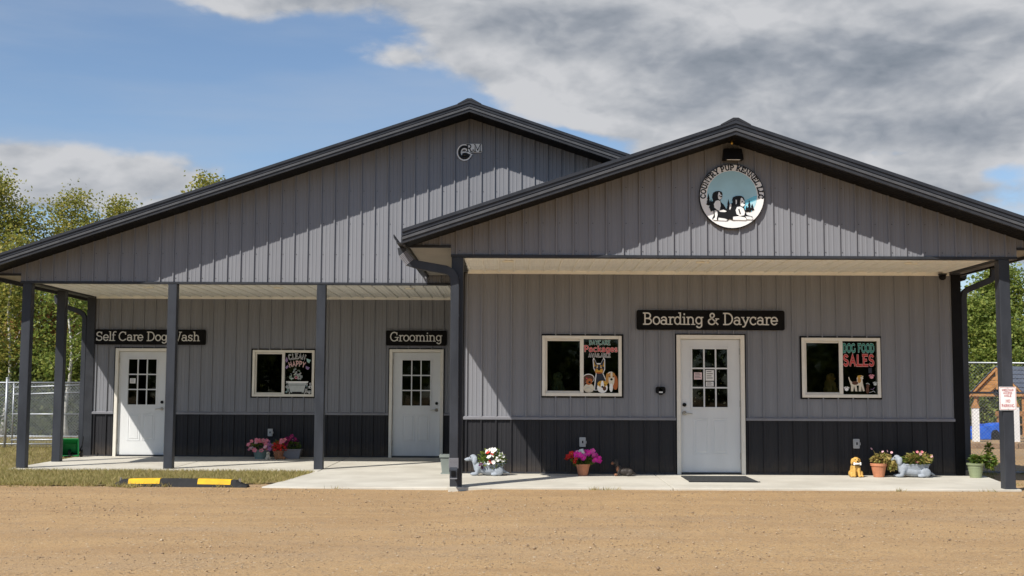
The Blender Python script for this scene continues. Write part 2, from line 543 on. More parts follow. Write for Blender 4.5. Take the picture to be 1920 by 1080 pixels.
    def build(self, name, mats, parent=None, world=False, smooth=False, bevel=0.0, seg=2, auto=None):
        o = link(name, self.mesh(name, mats, smooth), parent, world)
        if bevel:
            b = o.modifiers.new('bevel', 'BEVEL')
            b.width = bevel
            b.segments = seg
            b.limit_method = 'ANGLE'
        return o


def link(name, data, parent=None, world=False, loc=None):
    o = bpy.data.objects.new(name, data)
    COL.objects.link(o)
    w = Vector((0, 0, 0))
    if parent is not None:
        o.parent = parent
        if world:
            o.matrix_parent_inverse = Matrix.Translation(-WL.get(parent.name, Vector((0, 0, 0))))
        else:
            w = WL.get(parent.name, Vector((0, 0, 0)))
    if loc is not None:
        o.location = loc
        w = w + Vector(loc)
    WL[o.name] = w
    return o


def thing(name, label, cat, loc=(0, 0, 0), rz=0.0, group=None, scale=None):
    o = link(name, None, None, False, loc)
    o.empty_display_size = 0.2
    o.rotation_euler = (0, 0, rz)
    if scale:
        o.scale = (scale,) * 3
    return tag(o, label, cat, group)


def tag(o, label, cat, group=None, kind=None):
    o['label'] = label
    o['category'] = cat
    if group:
        o['group'] = group
    if kind:
        o['kind'] = kind
    return o


def struct(o, kind='structure'):
    o['kind'] = kind
    return o


def np_mesh(name, verts, faces, m, smooth=False):
    """numpy verts (n,3), faces (k,3|4)"""
    me = bpy.data.meshes.new(name)
    nv, nf, k = len(verts), len(faces), faces.shape[1]
    me.vertices.add(nv)
    me.vertices.foreach_set('co', np.ascontiguousarray(verts, dtype=np.float32).ravel())
    me.loops.add(nf * k)
    me.loops.foreach_set('vertex_index', np.ascontiguousarray(faces, dtype=np.int32).ravel())
    me.polygons.add(nf)
    me.polygons.foreach_set('loop_start', np.arange(0, nf * k, k, dtype=np.int32))
    me.polygons.foreach_set('loop_total', np.full(nf, k, dtype=np.int32))
    me.materials.append(MATS[m])
    me.update(calc_edges=True)
    if smooth:
        me.polygons.foreach_set('use_smooth', [True] * nf)
    return me


# ------------------------------------------------------------------ the place: main dimensions (metres)
P2, W2 = 16.75, 18.95          # front wing: gable and posts, wall behind the porch
P1, W1 = 20.90, 24.30          # long wing: gable and posts, wall behind the porch
RX, RZ, RS = 2.98, 4.90, 0.335     # front wing ridge x, top, slope
LX, LZ, LS = -0.73, 6.16, 0.337    # long wing ridge
OV = 0.58                          # rake overhang
R_L, R_R = -0.84, 6.93             # front wing side walls
L_L, L_R = -8.40, 6.93             # long wing side walls
BACK = 44.0
rtop = lambda x: RZ - RS * abs(x - RX)
ltop = lambda x: LZ - LS * abs(x - LX)


# ------------------------------------------------------------------ ground, lawn, slabs
def ground():
    def axis(a, b, step, far0, far1):
        core = np.arange(a, b + 1e-6, step)
        lo = a - np.geomspace(1.0, a - far0, 14)[::-1]
        hi = b + np.geomspace(1.0, far1 - b, 14)
        return np.concatenate([lo, core, hi])
    xs = axis(-12.0, 12.0, 0.11, -900, 900)
    ys = axis(5.0, 20.0, 0.11, -400, 1500)
    X, Y = np.meshgrid(xs, ys)
    z = np.full_like(X, -0.07)
    t = np.clip((X + 1.0) / 0.8, 0, 1)
    t = t * t * (3 - 2 * t)
    near = np.clip((22 - Y) / 3, 0, 1) * np.clip((Y - 8) / 6, 0, 1)
    z += 0.042 * t * near
    w = np.clip(1 - np.maximum(np.abs(X) / 12.0, np.abs(Y - 12.5) / 7.5), 0, 1) ** 0.4
    def vnoise(cell, seed):
        g = np.random.default_rng(seed).normal(size=(80, 80))
        u, v = (X + 40) / cell, (Y + 40) / cell
        iu, iv = np.floor(u).astype(int) % 79, np.floor(v).astype(int) % 79
        fu, fv = u - np.floor(u), v - np.floor(v)
        fu, fv = fu * fu * (3 - 2 * fu), fv * fv * (3 - 2 * fv)
        return (g[iv, iu] * (1 - fu) + g[iv, iu + 1] * fu) * (1 - fv) + (g[iv + 1, iu] * (1 - fu) + g[iv + 1, iu + 1] * fu) * fv
    h = 0.006 * vnoise(1.7, 1) + 0.0035 * vnoise(0.6, 2) + 0.002 * vnoise(0.27, 3)
    # two shallow wheel ruts sweeping towards the ramp
    for off in (0.0, 1.5):
        d = X - (2.2 + off - 0.055 * np.maximum(16 - Y, 0) ** 1.6)
        h = h - 0.012 * np.exp(-(d / 0.16) ** 2) + 0.007 * np.exp(-((np.abs(d) - 0.26) / 0.09) ** 2)
    h += rng.normal(0, 0.0022, X.shape)
    front = np.clip((16.6 - Y) / 1.5, 0.25, 1)
    z += h * w * front
    nx, ny = len(xs), len(ys)
    idx = np.arange(nx * ny).reshape(ny, nx)
    f = np.stack([idx[:-1, :-1], idx[:-1, 1:], idx[1:, 1:], idx[1:, :-1]], -1).reshape(-1, 4)
    V = np.stack([X.ravel(), Y.ravel(), z.ravel()], -1)
    struct(link('ground', np_mesh('ground', V, f, 'gravel', True)))


ground()


def edge_y(x):
    """front edge of the lawn strip: ragged, runs up to the speed bump and the ramp"""
    return 17.42 + 0.10 * math.sin(x * 1.7) + 0.06 * math.sin(x * 5.3 + 1) + 0.04 * math.sin(x * 13.1) + 0.03 * math.sin(x * 29.7 + 2) + max(0, (x + 5.4)) * 0.30


def lawn():
    xs = np.linspace(-60, -3.25, 140)
    xs = np.concatenate([np.linspace(-60, -12, 25), np.linspace(-11.9, -3.25, 260)])
    V, F = [], []
    for x in xs:
        V += [(x, edge_y(x), -0.055), (x, edge_y(x) + 0.25, -0.048), (x, 20.4, -0.045), (x, 70, -0.045)]
    for i in range(len(xs) - 1):
        for k in range(3):
            F.append((i * 4 + k, i * 4 + 4 + k, i * 4 + 5 + k, i * 4 + 1 + k))
    struct(link('lawn', np_mesh('lawn', np.array(V), np.array(F), 'lawn_soil')))
    # the far side of the fenced yard on the right and the meadow behind the building
    mb = MB().box(-60, 90, 70.01, 400, -0.10, -0.05)
    struct(mb.build('meadow', 'lawn_soil'))


lawn()


def blades(name, pts, hmin, hmax, wid, lean, m, kind=True, parent=None):
    n = len(pts)
    a = rng.uniform(0, 2 * np.pi, n)
    h = rng.uniform(hmin, hmax, n)
    w = wid * rng.uniform(0.6, 1.4, n)
    d = np.stack([np.cos(a), np.sin(a), np.zeros(n)], -1)
    b = rng.uniform(0, 2 * np.pi, n)
    ln = (rng.uniform(0.1, 1.0, n) * lean * h)[:, None] * np.stack([np.cos(b), np.sin(b), np.zeros(n)], -1)
    up = np.stack([np.zeros(n), np.zeros(n), h], -1)
    V = np.empty((n, 3, 3))
    V[:, 0] = pts - d * w[:, None]
    V[:, 1] = pts + d * w[:, None]
    V[:, 2] = pts + up + ln
    F = np.arange(n * 3).reshape(-1, 3)
    o = link(name, np_mesh(name, V.reshape(-1, 3), F, m), parent)
    return o


def make_grass():
    pts = []
    n = 95000
    x = rng.uniform(-11.5, -3.2, n)
    y = rng.uniform(17.3, 20.75, n)
    ey = np.array([edge_y(v) for v in x])
    dens = 0.5 + 0.5 * np.sin(x * 2.1 + np.sin(y * 3)) * np.sin(y * 2.7 + x)
    rag = rng.uniform(0, 0.22, n)
    keep = (y > ey + rag - 0.05) & (rng.uniform(0, 1, n) < 0.45 + 0.55 * dens)
    keep &= ~((y > 20.42) & (x > -8.25))
    keep &= ~((x > -3.42 + (y - 17.2) * 0.06))
    pts.append(np.stack([x[keep], y[keep], np.full(keep.sum(), -0.05)], -1))
    n = 60000
    x = rng.uniform(-16, -8.45, n)
    y = rng.uniform(20.5, 34, n)
    pts.append(np.stack([x, y, np.full(n, -0.05)], -1))
    tx, ty = [], []
    for q in range(240):
        cx = rng.uniform(-11.5, -3.6)
        cy = edge_y(cx) + rng.normal(0.0, 0.12)
        m_ = rng.integers(10, 45)
        tx.append(cx + rng.normal(0, 0.05, m_))
        ty.append(cy + rng.normal(0, 0.04, m_))
    for cx, cy, m_ in ((1.15, 16.62, 45), (1.35, 16.64, 22), (5.2, 16.63, 30), (-2.4, 17.08, 14), (6.4, 16.62, 20), (7.3, 18.0, 60), (7.5, 19.6, 90), (7.9, 20.4, 90), (8.5, 20.6, 60)):
        tx.append(cx + rng.normal(0, 0.06, m_))
        ty.append(cy + rng.normal(0, 0.02 if cy < 17.2 else 0.10, m_))
    tx, ty = np.concatenate(tx), np.concatenate(ty)
    pts.append(np.stack([tx, ty, np.where(tx > -0.5, -0.035, -0.062)], -1))
    p = np.concatenate(pts)
    o = blades('grass', p, 0.02, 0.075, 0.0055, 1.3, 'grass_blades')
    tag(o, 'dry yellow-green grass in front of and beside the left porch', 'grass', kind='stuff')
    # loose stones in the gravel
    n = 42000
    x = rng.uniform(-9.5, 9.5, n)
    y = 5.2 + (17.6 - 5.2) * rng.uniform(0, 1, n) ** 0.8
    cl = np.sin(x * 0.8 + 2 * np.sin(y * 0.5)) * np.sin(y * 1.5 + 0.6 * x)
    keep = (rng.uniform(0, 1, n) < 0.35 + 0.65 * (cl > 0.1)) & ~((y > 16.65) & (x > -0.8)) & ~((y > 17.1) & (x > -3.4))
    x, y = x[keep], y[keep]
    k = len(x)
    t = np.clip((x + 1.0) / 0.8, 0, 1)
    t = t * t * (3 - 2 * t)
    z = -0.07 + 0.042 * t * np.clip((y - 8) / 6, 0, 1) + 0.0
    r = rng.gamma(1.6, 0.0020, k) + 0.0025
    octa = np.array([[1, 0, 0], [0, 1, 0], [-1, 0, 0], [0, -1, 0], [0, 0, 0.75], [0, 0, -0.6]], float)
    tri = np.array([[0, 1, 4], [1, 2, 4], [2, 3, 4], [3, 0, 4], [1, 0, 5], [2, 1, 5], [3, 2, 5], [0, 3, 5]])
    a = rng.uniform(0, 6.28, k)
    sc = rng.uniform(0.6, 1.3, (k, 1, 3))
    V = octa[None] * r[:, None, None] * sc
    c, s = np.cos(a)[:, None], np.sin(a)[:, None]
    Vx = V[:, :, 0] * c - V[:, :, 1] * s
    Vy = V[:, :, 0] * s + V[:, :, 1] * c
    V = np.stack([Vx + x[:, None], Vy + y[:, None], V[:, :, 2] + z[:, None] + 0.3 * r[:, None]], -1)
    F = (tri[None] + (np.arange(k) * 6)[:, None, None]).reshape(-1, 3)
    o = link('gravel_stones', np_mesh('gravel_stones', V.reshape(-1, 3), F, 'pebble'))
    tag(o, 'loose tan stones scattered over the sandy gravel', 'gravel', kind='stuff')


make_grass()


def slabs():
    # long wing porch: falls a little towards the front; two bays split by a saw joint
    for x0, x1 in ((-8.45, -5.79), (-5.778, -3.20), (-3.188, -0.86)):
        MB().hexa([(x0, 20.45, -0.30), (x1, 20.45, -0.30), (x1, W1, -0.30), (x0, W1, -0.30),
                   (x0, 20.45, -0.036), (x1, 20.45, -0.036), (x1, W1, 0.0), (x0, W1, 0.0)]).build('slab', 'concrete', SLAB, bevel=0.008)
    for x0, x1 in ((-0.848, 2.18), (2.192, 6.88)):
        b0, b1 = (x0, x1) if x1 < 5 else (x0, 7.25)
        MB().hexa([(x0, P2 - 0.06, -0.30), (x1, P2 - 0.06, -0.30), (b1, W2, -0.30), (b0, W2, -0.30),
                   (x0, P2 - 0.06, 0.0), (x1, P2 - 0.06, 0.0), (b1, W2, 0.04), (b0, W2, 0.04)]).build('slab', 'concrete', SLAB, bevel=0.008)
    MB().hexa([(-3.48, 17.28, -0.30), (-0.862, 17.02, -0.30), (-0.862, 20.438, -0.30), (-3.24, 20.438, -0.30),
               (-3.48, 17.28, -0.052), (-0.862, 17.02, -0.03), (-0.862, 20.438, -0.032), (-3.24, 20.438, -0.038)]).build('slab', 'concrete', SLAB, bevel=0.012)


SLAB = struct(link('pavement', None, None, False, (0, 0, 0)))
slabs()

# ------------------------------------------------------------------ the building
BLD = thing('kennel_building', 'grey steel-sided kennel building with two gables, charcoal roofs and open porches', 'building', (-0.73, P1, 0))
RIBP = 0.2286
PROF = [(0.0, 0.0), (0.010, 0.0), (0.018, 0.026), (0.036, 0.026), (0.044, 0.0), (0.092, 0.0), (0.099, 0.004),
        (0.113, 0.004), (0.120, 0.0), (0.158, 0.0), (0.165, 0.004), (0.179, 0.004), (0.186, 0.0), (RIBP, 0.0)]
PCACHE = {}


def panel_mesh(w0, w1, zb, ztf, ops, m, mode):
    """one corrugated panel from s=w0 to s=w1; ztf(s) top; ops = openings (s0,s1,z0,z1)"""
    ss = {w0, w1}
    for s, h in PROF:
        if w0 < s < w1:
            ss.add(s)
    for a, b, _, _ in ops:
        for q in (a, b):
            if w0 < q < w1:
                ss.add(q)
    kink = getattr(ztf, 'kink', None)
    if kink is not None and w0 < kink < w1:
        ss.add(kink)
    ss = sorted(ss)
    hh = lambda s: float(np.interp(s, [p[0] for p in PROF], [p[1] for p in PROF]))
    mb = MB()
    kinds = []
    for a, b in zip(ss[:-1], ss[1:]):
        if b - a < 1e-5:
            continue
        mid = (a + b) / 2
        segs = [(zb, None)]
        for o0, o1, z0, z1 in ops:
            if o0 - 1e-6 <= mid <= o1 + 1e-6:
                new = []
                for lo, hi in segs:
                    hi_v = min(ztf(a), ztf(b)) if hi is None else hi
                    if z1 <= lo or z0 >= hi_v:
                        new.append((lo, hi))
                        continue
                    if z0 > lo:
                        new.append((lo, z0))
                    if z1 < hi_v:
                        new.append((z1, hi))
                segs = new
        for lo, hi in segs:
            za, zc = (ztf(a), ztf(b)) if hi is None else (hi, hi)
            if max(za, zc) <= lo:
                continue
            za, zc = max(za, lo), max(zc, lo)
            mb.quad((a, -hh(a), lo), (b, -hh(b), lo), (b, -hh(b), zc), (a, -hh(a), za))
            kinds.append('full' if (hi is None and lo == zb) else ('low' if lo == zb else 'high'))
    if not mb.f:
        return None
    if mode == 'ceiling':                      # (s, h, z) -> s across, z along depth, ribs hang down
        mb.v = [(x, z, y) for x, y, z in mb.v]
    elif mode == 'left':                       # wall looking to -x
        mb.v = [(y, -x, z) for x, y, z in mb.v]
    if 'full' not in kinds and 'low' in kinds and 'high' in kinds:
        out = []
        for kd in ('low', 'high'):
            q = MB()
            for i, f in enumerate(mb.f):
                if kinds[i] == kd:
                    q.quad(*[mb.v[j] for j in f])
            out.append(q.mesh('siding_panel', m))
        return out
    return mb.mesh('siding_panel', m)


def siding(parent, u0, u1, zb, zt, loc, m, ops=(), phase=0.0, mode='wall', name='siding_panel'):
    k0 = math.floor((u0 - phase) / RIBP)
    k1 = math.ceil((u1 - phase) / RIBP)
    for k in range(k0, k1):
        base = phase + k * RIBP
        w0, w1 = max(0.0, u0 - base), min(RIBP, u1 - base)
        if w1 - w0 < 0.004:
            continue
        ol = [(a - base, b - base, c, d) for a, b, c, d in ops if a < base + w1 and b > base + w0]
        const = not callable(zt)
        key = None
        if const and not ol:
            key = (round(w0, 4), round(w1, 4), round(zb, 4), round(zt, 4), m, mode)
        if key and key in PCACHE:
            me = PCACHE[key]
        else:
            if const:
                f = lambda s: zt
            else:
                def f(s, base=base):
                    return zt(base + s)
                f.kink = getattr(zt, 'kinkx', 1e9) - base
            me = panel_mesh(w0, w1, zb, f, ol, m, mode)
            if key:
                PCACHE[key] = me
        if me is None:
            continue
        l = {'wall': (base, loc[1], 0), 'ceiling': (base, 0, loc[2]), 'left': (loc[0], base, 0)}[mode]
        if mode == 'left':
            l = (loc[0], loc[1] - base, 0)
        for one in (me if isinstance(me, list) else [me]):
            link(name, one, parent, True, l)


def backing(name, x0, x1, z0, zt, y0, y1, ops, m='dark_room'):
    """the framed wall behind the steel skin, with the same openings"""
    xs = sorted({x0, x1, *[v for o in ops for v in o[:2]]})
    mb = MB()
    for a, b in zip(xs[:-1], xs[1:]):
        mid = (a + b) / 2
        segs = [(z0, zt)]
        for o0, o1, c, d in ops:
            if o0 - 1e-6 <= mid <= o1 + 1e-6:
                new = []
                for lo, hi in segs:
                    if d <= lo or c >= hi:
                        new.append((lo, hi))
                        continue
                    if c > lo:
                        new.append((lo, c))
                    if d < hi:
                        new.append((d, hi))
                segs = new
        for lo, hi in segs:
            mb.box(a, b, y0, y1, lo, hi)
    return mb.build(name, m, BLD, True)


DOOR_R = (2.54, 3.59, 0.0, 2.175)
WIN_R1 = (0.465, 1.700, 1.220, 2.158)
WIN_R2 = (4.465, 5.690, 1.216, 2.144)
DOOR_L1 = (-7.83, -6.765, -0.02, 2.12)
DOOR_L2 = (-2.415, -1.345, -0.02, 2.125)
WIN_L = (-5.125, -3.892, 1.176, 2.102)
WAIN = 0.885


def wing_wall(name, x0, x1, Y, zfloor, ztop, ops, wz):
    w = backing(name, x0, x1, zfloor - 0.1, ztop + 0.25, Y + 0.03, Y + 0.16, ops)
    siding(w, x0, x1, wz + 0.02, ztop + 0.02, (0, Y, 0), 'grey_siding', ops, phase=x0 + 0.02)
    siding(w, x0, x1, zfloor - 0.01, wz - 0.02, (0, Y, 0), 'charcoal_siding', ops, phase=x0 + 0.02)
    # cap flashing between the two colours, with a drip edge
    xs = [x0] + [v for o in sorted(o for o in ops if o[2] < 0.1) for v in (o[0] - 0.012, o[1] + 0.012)] + [x1]
    for a, b in zip(xs[::2], xs[1::2]):
        MB().prism_x([(Y + 0.01, wz + 0.028), (Y - 0.012, wz + 0.028), (Y - 0.036, wz + 0.010), (Y - 0.036, wz - 0.024),
                      (Y - 0.026, wz - 0.024), (Y - 0.024, wz - 0.002), (Y + 0.01, wz - 0.002)], a, b).build('cap_flashing', 'cap_trim', w, True)
    # base trim
    for a, b in zip(xs[::2], xs[1::2]):
        MB().box(a, b, Y - 0.024, Y + 0.01, zfloor - 0.005, zfloor + 0.028).build('base_trim', 'charcoal_trim', w, True)
    return w


wr = wing_wall('porch_wall', R_L + 0.10, R_R - 0.12, W2, 0.04, 3.10, [DOOR_R, WIN_R1, WIN_R2], WAIN)
wl = wing_wall('porch_wall', L_L + 0.14, R_L, W1, 0.0, 3.12, [DOOR_L1, DOOR_L2, WIN_L], 0.848)


def corner_trim(x0, x1, y0, y1, z0, z1, m='black_trim'):
    MB().box(x0, x1, y0, y1, z0, z1).build('corner_trim', m, BLD, True, bevel=0.006)


corner_trim(R_L, R_L + 0.105, W2 - 0.030, W2 + 0.10, 0.035, 3.14)
corner_trim(R_R - 0.125, R_R + 0.02, W2 - 0.030, W2 + 0.10, 0.035, 3.14)
corner_trim(L_L - 0.02, L_L + 0.145, W1 - 0.030, W1 + 0.10, -0.01, 3.14, 'charcoal_trim')

# gable walls: skin, black foot trim
def mkrtop(f, d, kx):
    g = lambda x: f(x) - d
    g.kinkx = kx
    return g


gr = MB().prism_y([(R_L, 3.30), (R_R, 3.30), (R_R, rtop(R_R) - 0.17), (RX, RZ - 0.17), (R_L, rtop(R_L) - 0.17)], P2 + 0.03, P2 + 0.10).build('gable_wall', 'dark_room', BLD, True)
siding(gr, R_L - 0.0, R_R, 3.155, mkrtop(rtop, 0.155, RX), (0, P2, 0), 'grey_siding', phase=R_L + 0.05)
siding(gr, -1.44, R_L - 0.001, 3.285, mkrtop(rtop, 0.155, RX), (0, P2, 0), 'grey_siding', phase=R_L + 0.05)
siding(gr, R_R + 0.001, 7.40, 3.285, mkrtop(rtop, 0.155, RX), (0, P2, 0), 'grey_siding', phase=R_L + 0.05)
gl = MB().prism_y([(L_L, 3.30), (L_R, 3.30), (L_R, ltop(L_R) - 0.17), (LX, LZ - 0.17), (L_L, ltop(L_L) - 0.17)], P1 + 0.03, P1 + 0.10).build('gable_wall', 'dark_room', BLD, True)
siding(gl, L_L, 4.2, 3.135, mkrtop(ltop, 0.155, LX), (0, P1, 0), 'grey_siding', phase=L_L + 0.06)
siding(gl, -9.0, L_L - 0.001, 3.265, mkrtop(ltop, 0.155, LX), (0, P1, 0), 'grey_siding', phase=L_L + 0.06)


def foot_trim(x0, x1, Y, z, name='header_trim'):
    MB().box(x0, x1, Y - 0.026, Y + 0.02, z, z + 0.036).build(name, 'charcoal_trim', BLD, True)


foot_trim(R_L, R_R, P2, 3.122)
foot_trim(-1.44, R_L - 0.002, P2, 3.250)
foot_trim(R_R + 0.002, 7.40, P2, 3.250)
foot_trim(L_L, R_L, P1, 3.102)
foot_trim(-9.0, L_L - 0.002, P1, 3.230)

# headers over the posts and along the porch sides
for a in ((R_L + 0.002, R_R - 0.002, P2 + 0.022, P2 + 0.16, 3.125, 3.40), (R_L + 0.002, R_L + 0.15, P2 + 0.162, W2 - 0.04, 3.125, 3.32),
          (R_R - 0.15, R_R - 0.002, P2 + 0.162, W2 - 0.04, 3.125, 3.32),
          (L_L + 0.002, R_L, P1 + 0.022, P1 + 0.16, 3.105, 3.40), (L_L + 0.002, L_L + 0.15, P1 + 0.162, W1 - 0.04, 3.105, 3.32)):
    MB().box(*a).build('porch_header', 'charcoal_trim', BLD, True)

# porch ceilings: ribbed white steel, one piece per panel
cr = MB().box(R_L + 0.16, R_R - 0.16, P2 + 0.17, W2 + 0.02, 3.175, 3.19).build('porch_ceiling', 'ceiling_white', BLD, True)
siding(cr, R_L + 0.155, R_R - 0.155, P2 + 0.165, W2 - 0.002, (0, 0, 3.165), 'ceiling_white', phase=R_L + 0.16, mode='ceiling', name='ceiling_panel')
cl = MB().box(L_L + 0.16, R_L, P1 + 0.17, W1 + 0.02, 3.175, 3.19).build('porch_ceiling', 'ceiling_white', BLD, True)
siding(cl, L_L + 0.155, R_L, P1 + 0.165, W1 - 0.002, (0, 0, 3.160), 'ceiling_white', phase=L_L + 0.16, mode='ceiling', name='ceiling_panel')
MB().box(R_L + 0.155, R_R - 0.155, W2 - 0.032, W2 - 0.004, 3.108, 3.163).build('ceiling_trim', 'ceiling_white', cr, True)
MB().box(L_L + 0.155, R_L, W1 - 0.032, W1 - 0.004, 3.104, 3.158).build('ceiling_trim', 'ceiling_white', cl, True)
mat('lamp_lens', (0.85, 0.82, 0.72), 0.3)
for x, y, z, p in ((-0.05, 17.6, 3.165, cr), (2.75, 17.6, 3.165, cr), (5.75, 17.6, 3.165, cr), (-6.6, 22.2, 3.160, cl), (-4.25, 22.2, 3.160, cl), (-1.85, 22.2, 3.160, cl)):
    MB().lathe([(0.045, 0.0), (0.095, 0.0), (0.10, -0.012), (0.085, -0.024), (0.05, -0.026)][::-1], (x, y, z - 0.002), 20).build('recessed_light', ['lamp_lens'], p, True, smooth=True)

# eave soffits (level boxes under the overhang) with ribs across
def eave_soffit(x0, x1, y0, y1, z):
    mb = MB()
    n = int((y1 - y0) / 0.10)
    for i in range(n):
        a = y0 + (y1 - y0) * i / n
        b = y0 + (y1 - y0) * (i + 1) / n
        mb.box(x0, x1, a, b - 0.012, z, z + 0.02)
        mb.box(x0, x1, b - 0.012, b, z + 0.008, z + 0.02)
    return mb.build('eave_soffit', 'eave_soffit', BLD, True)


eave_soffit(-1.42, R_L - 0.002, P2 + 0.02, P1 - 0.03, 3.268)
eave_soffit(R_R + 0.002, 7.38, P2 + 0.02, BACK, 3.268)
eave_soffit(-8.98, L_L - 0.002, P1 + 0.02, BACK, 3.248)


# roofs ------------------------------------------------------------
def roof(name, rx, rz, rs, x0, x1, y0, y1, gap=None):
    """steel roof with ribs, a stepped rake trim on the front gable end and a dark sloped soffit behind it"""
    top = lambda x: rz - rs * abs(x - rx)
    mb = MB()
    # sheets with low ribs, both slopes
    for a, b in ((x0, rx), (rx, x1)):
        mb.hexa([(a, y0, top(a) - 0.05), (b, y0, top(b) - 0.05), (b, y1, top(b) - 0.05), (a, y1, top(a) - 0.05),
                 (a, y0, top(a) - 0.012), (b, y0, top(b) - 0.012), (b, y1, top(b) - 0.012), (a, y1, top(a) - 0.012)])
        y = y0 + 0.15
        while y < y1:
            mb.hexa([(a, y - 0.03, top(a) - 0.014), (b, y - 0.03, top(b) - 0.014), (b, y + 0.03, top(b) - 0.014), (a, y + 0.03, top(a) - 0.014),
                     (a, y - 0.012, top(a) + 0.008), (b, y - 0.012, top(b) + 0.008), (b, y + 0.012, top(b) + 0.008), (a, y + 0.012, top(a) + 0.008)])
            y += RIBP
    r = mb.build(name, 'roof_steel', BLD, True)
    # rake trim bands, front to back stepped
    yf = y0 - 0.02
    for a, b in ((x0, rx), (rx, x1)):
        def band(d0, d1, ya, yb, m, nm):
            MB().hexa([(a, ya, top(a) - d1), (b, ya, top(b) - d1), (b, yb, top(b) - d1), (a, yb, top(a) - d1),
                       (a, ya, top(a) - d0), (b, ya, top(b) - d0), (b, yb, top(b) - d0), (a, yb, top(a) - d0)]).build(nm, m, r, True)
        band(-0.014, 0.030, yf - 0.020, y0 + 0.10, 'roof_steel', 'rake_cap')
        band(0.0305, 0.078, yf - 0.004, y0 + 0.03, 'roof_steel', 'rake_trim')
        band(0.0785, 0.092, yf + 0.008, y0 + 0.03, 'black_trim', 'rake_reveal')
        band(0.0925, 0.128, yf - 0.012, y0 + 0.03, 'rake_light', 'rake_trim')
        band(0.1285, 0.178, yf + 0.004, y0 + 0.03, 'charcoal_trim', 'rake_fascia')
        # sloped dark soffit under the rake overhang: V-groove boards running up the slope
        for i in range(6):
            ya = y0 + 0.032 + (OV - 0.012) * i / 6
            yb = y0 + 0.032 + (OV - 0.012) * (i + 1) / 6 - 0.010
            MB().hexa([(a, ya, top(a) - 0.165), (b, ya, top(b) - 0.165), (b, yb, top(b) - 0.165), (a, yb, top(a) - 0.165),
                       (a, ya, top(a) - 0.145), (b, ya, top(b) - 0.145), (b, yb, top(b) - 0.145), (a, yb, top(a) - 0.145)]).build('soffit_board', 'black_trim', r, True)
        MB().hexa([(a, y0 + 0.03, top(a) - 0.144), (b, y0 + 0.03, top(b) - 0.144), (b, y0 + OV + 0.03, top(b) - 0.144), (a, y0 + OV + 0.03, top(a) - 0.144),
                   (a, y0 + 0.03, top(a) - 0.135), (b, y0 + 0.03, top(b) - 0.135), (b, y0 + OV + 0.03, top(b) - 0.135), (a, y0 + OV + 0.03, top(a) - 0.135)]).build('soffit_backing', 'black_trim', r, True)
    # ridge cap
    w = 0.20
    MB().prism_y([(rx - w, top(rx - w) + 0.004), (rx - w, top(rx - w) + 0.022), (rx - 0.035, rz + 0.045), (rx + 0.035, rz + 0.045),
                  (rx + w, top(rx + w) + 0.022), (rx + w, top(rx + w) + 0.004), (rx, rz + 0.018)], y0 - 0.045, y1).build('ridge_cap', 'charcoal_trim', r, True)
    # eave fascias
    for x, sgn in ((x0, 1), (x1, -1)):
        MB().box(min(x, x + sgn * 0.03), max(x, x + sgn * 0.03), y0 + 0.04, y1, top(x) - 0.19, top(x) - 0.052).build('eave_fascia', 'charcoal_trim', r, True)
    return r


roof_r = roof('roof', RX, RZ, RS, -1.46, 7.42, P2 - OV, P1 - 0.032)
roof_l = roof('roof', LX, LZ, LS, -9.02, 7.56, P1 - OV, BACK + 0.6)


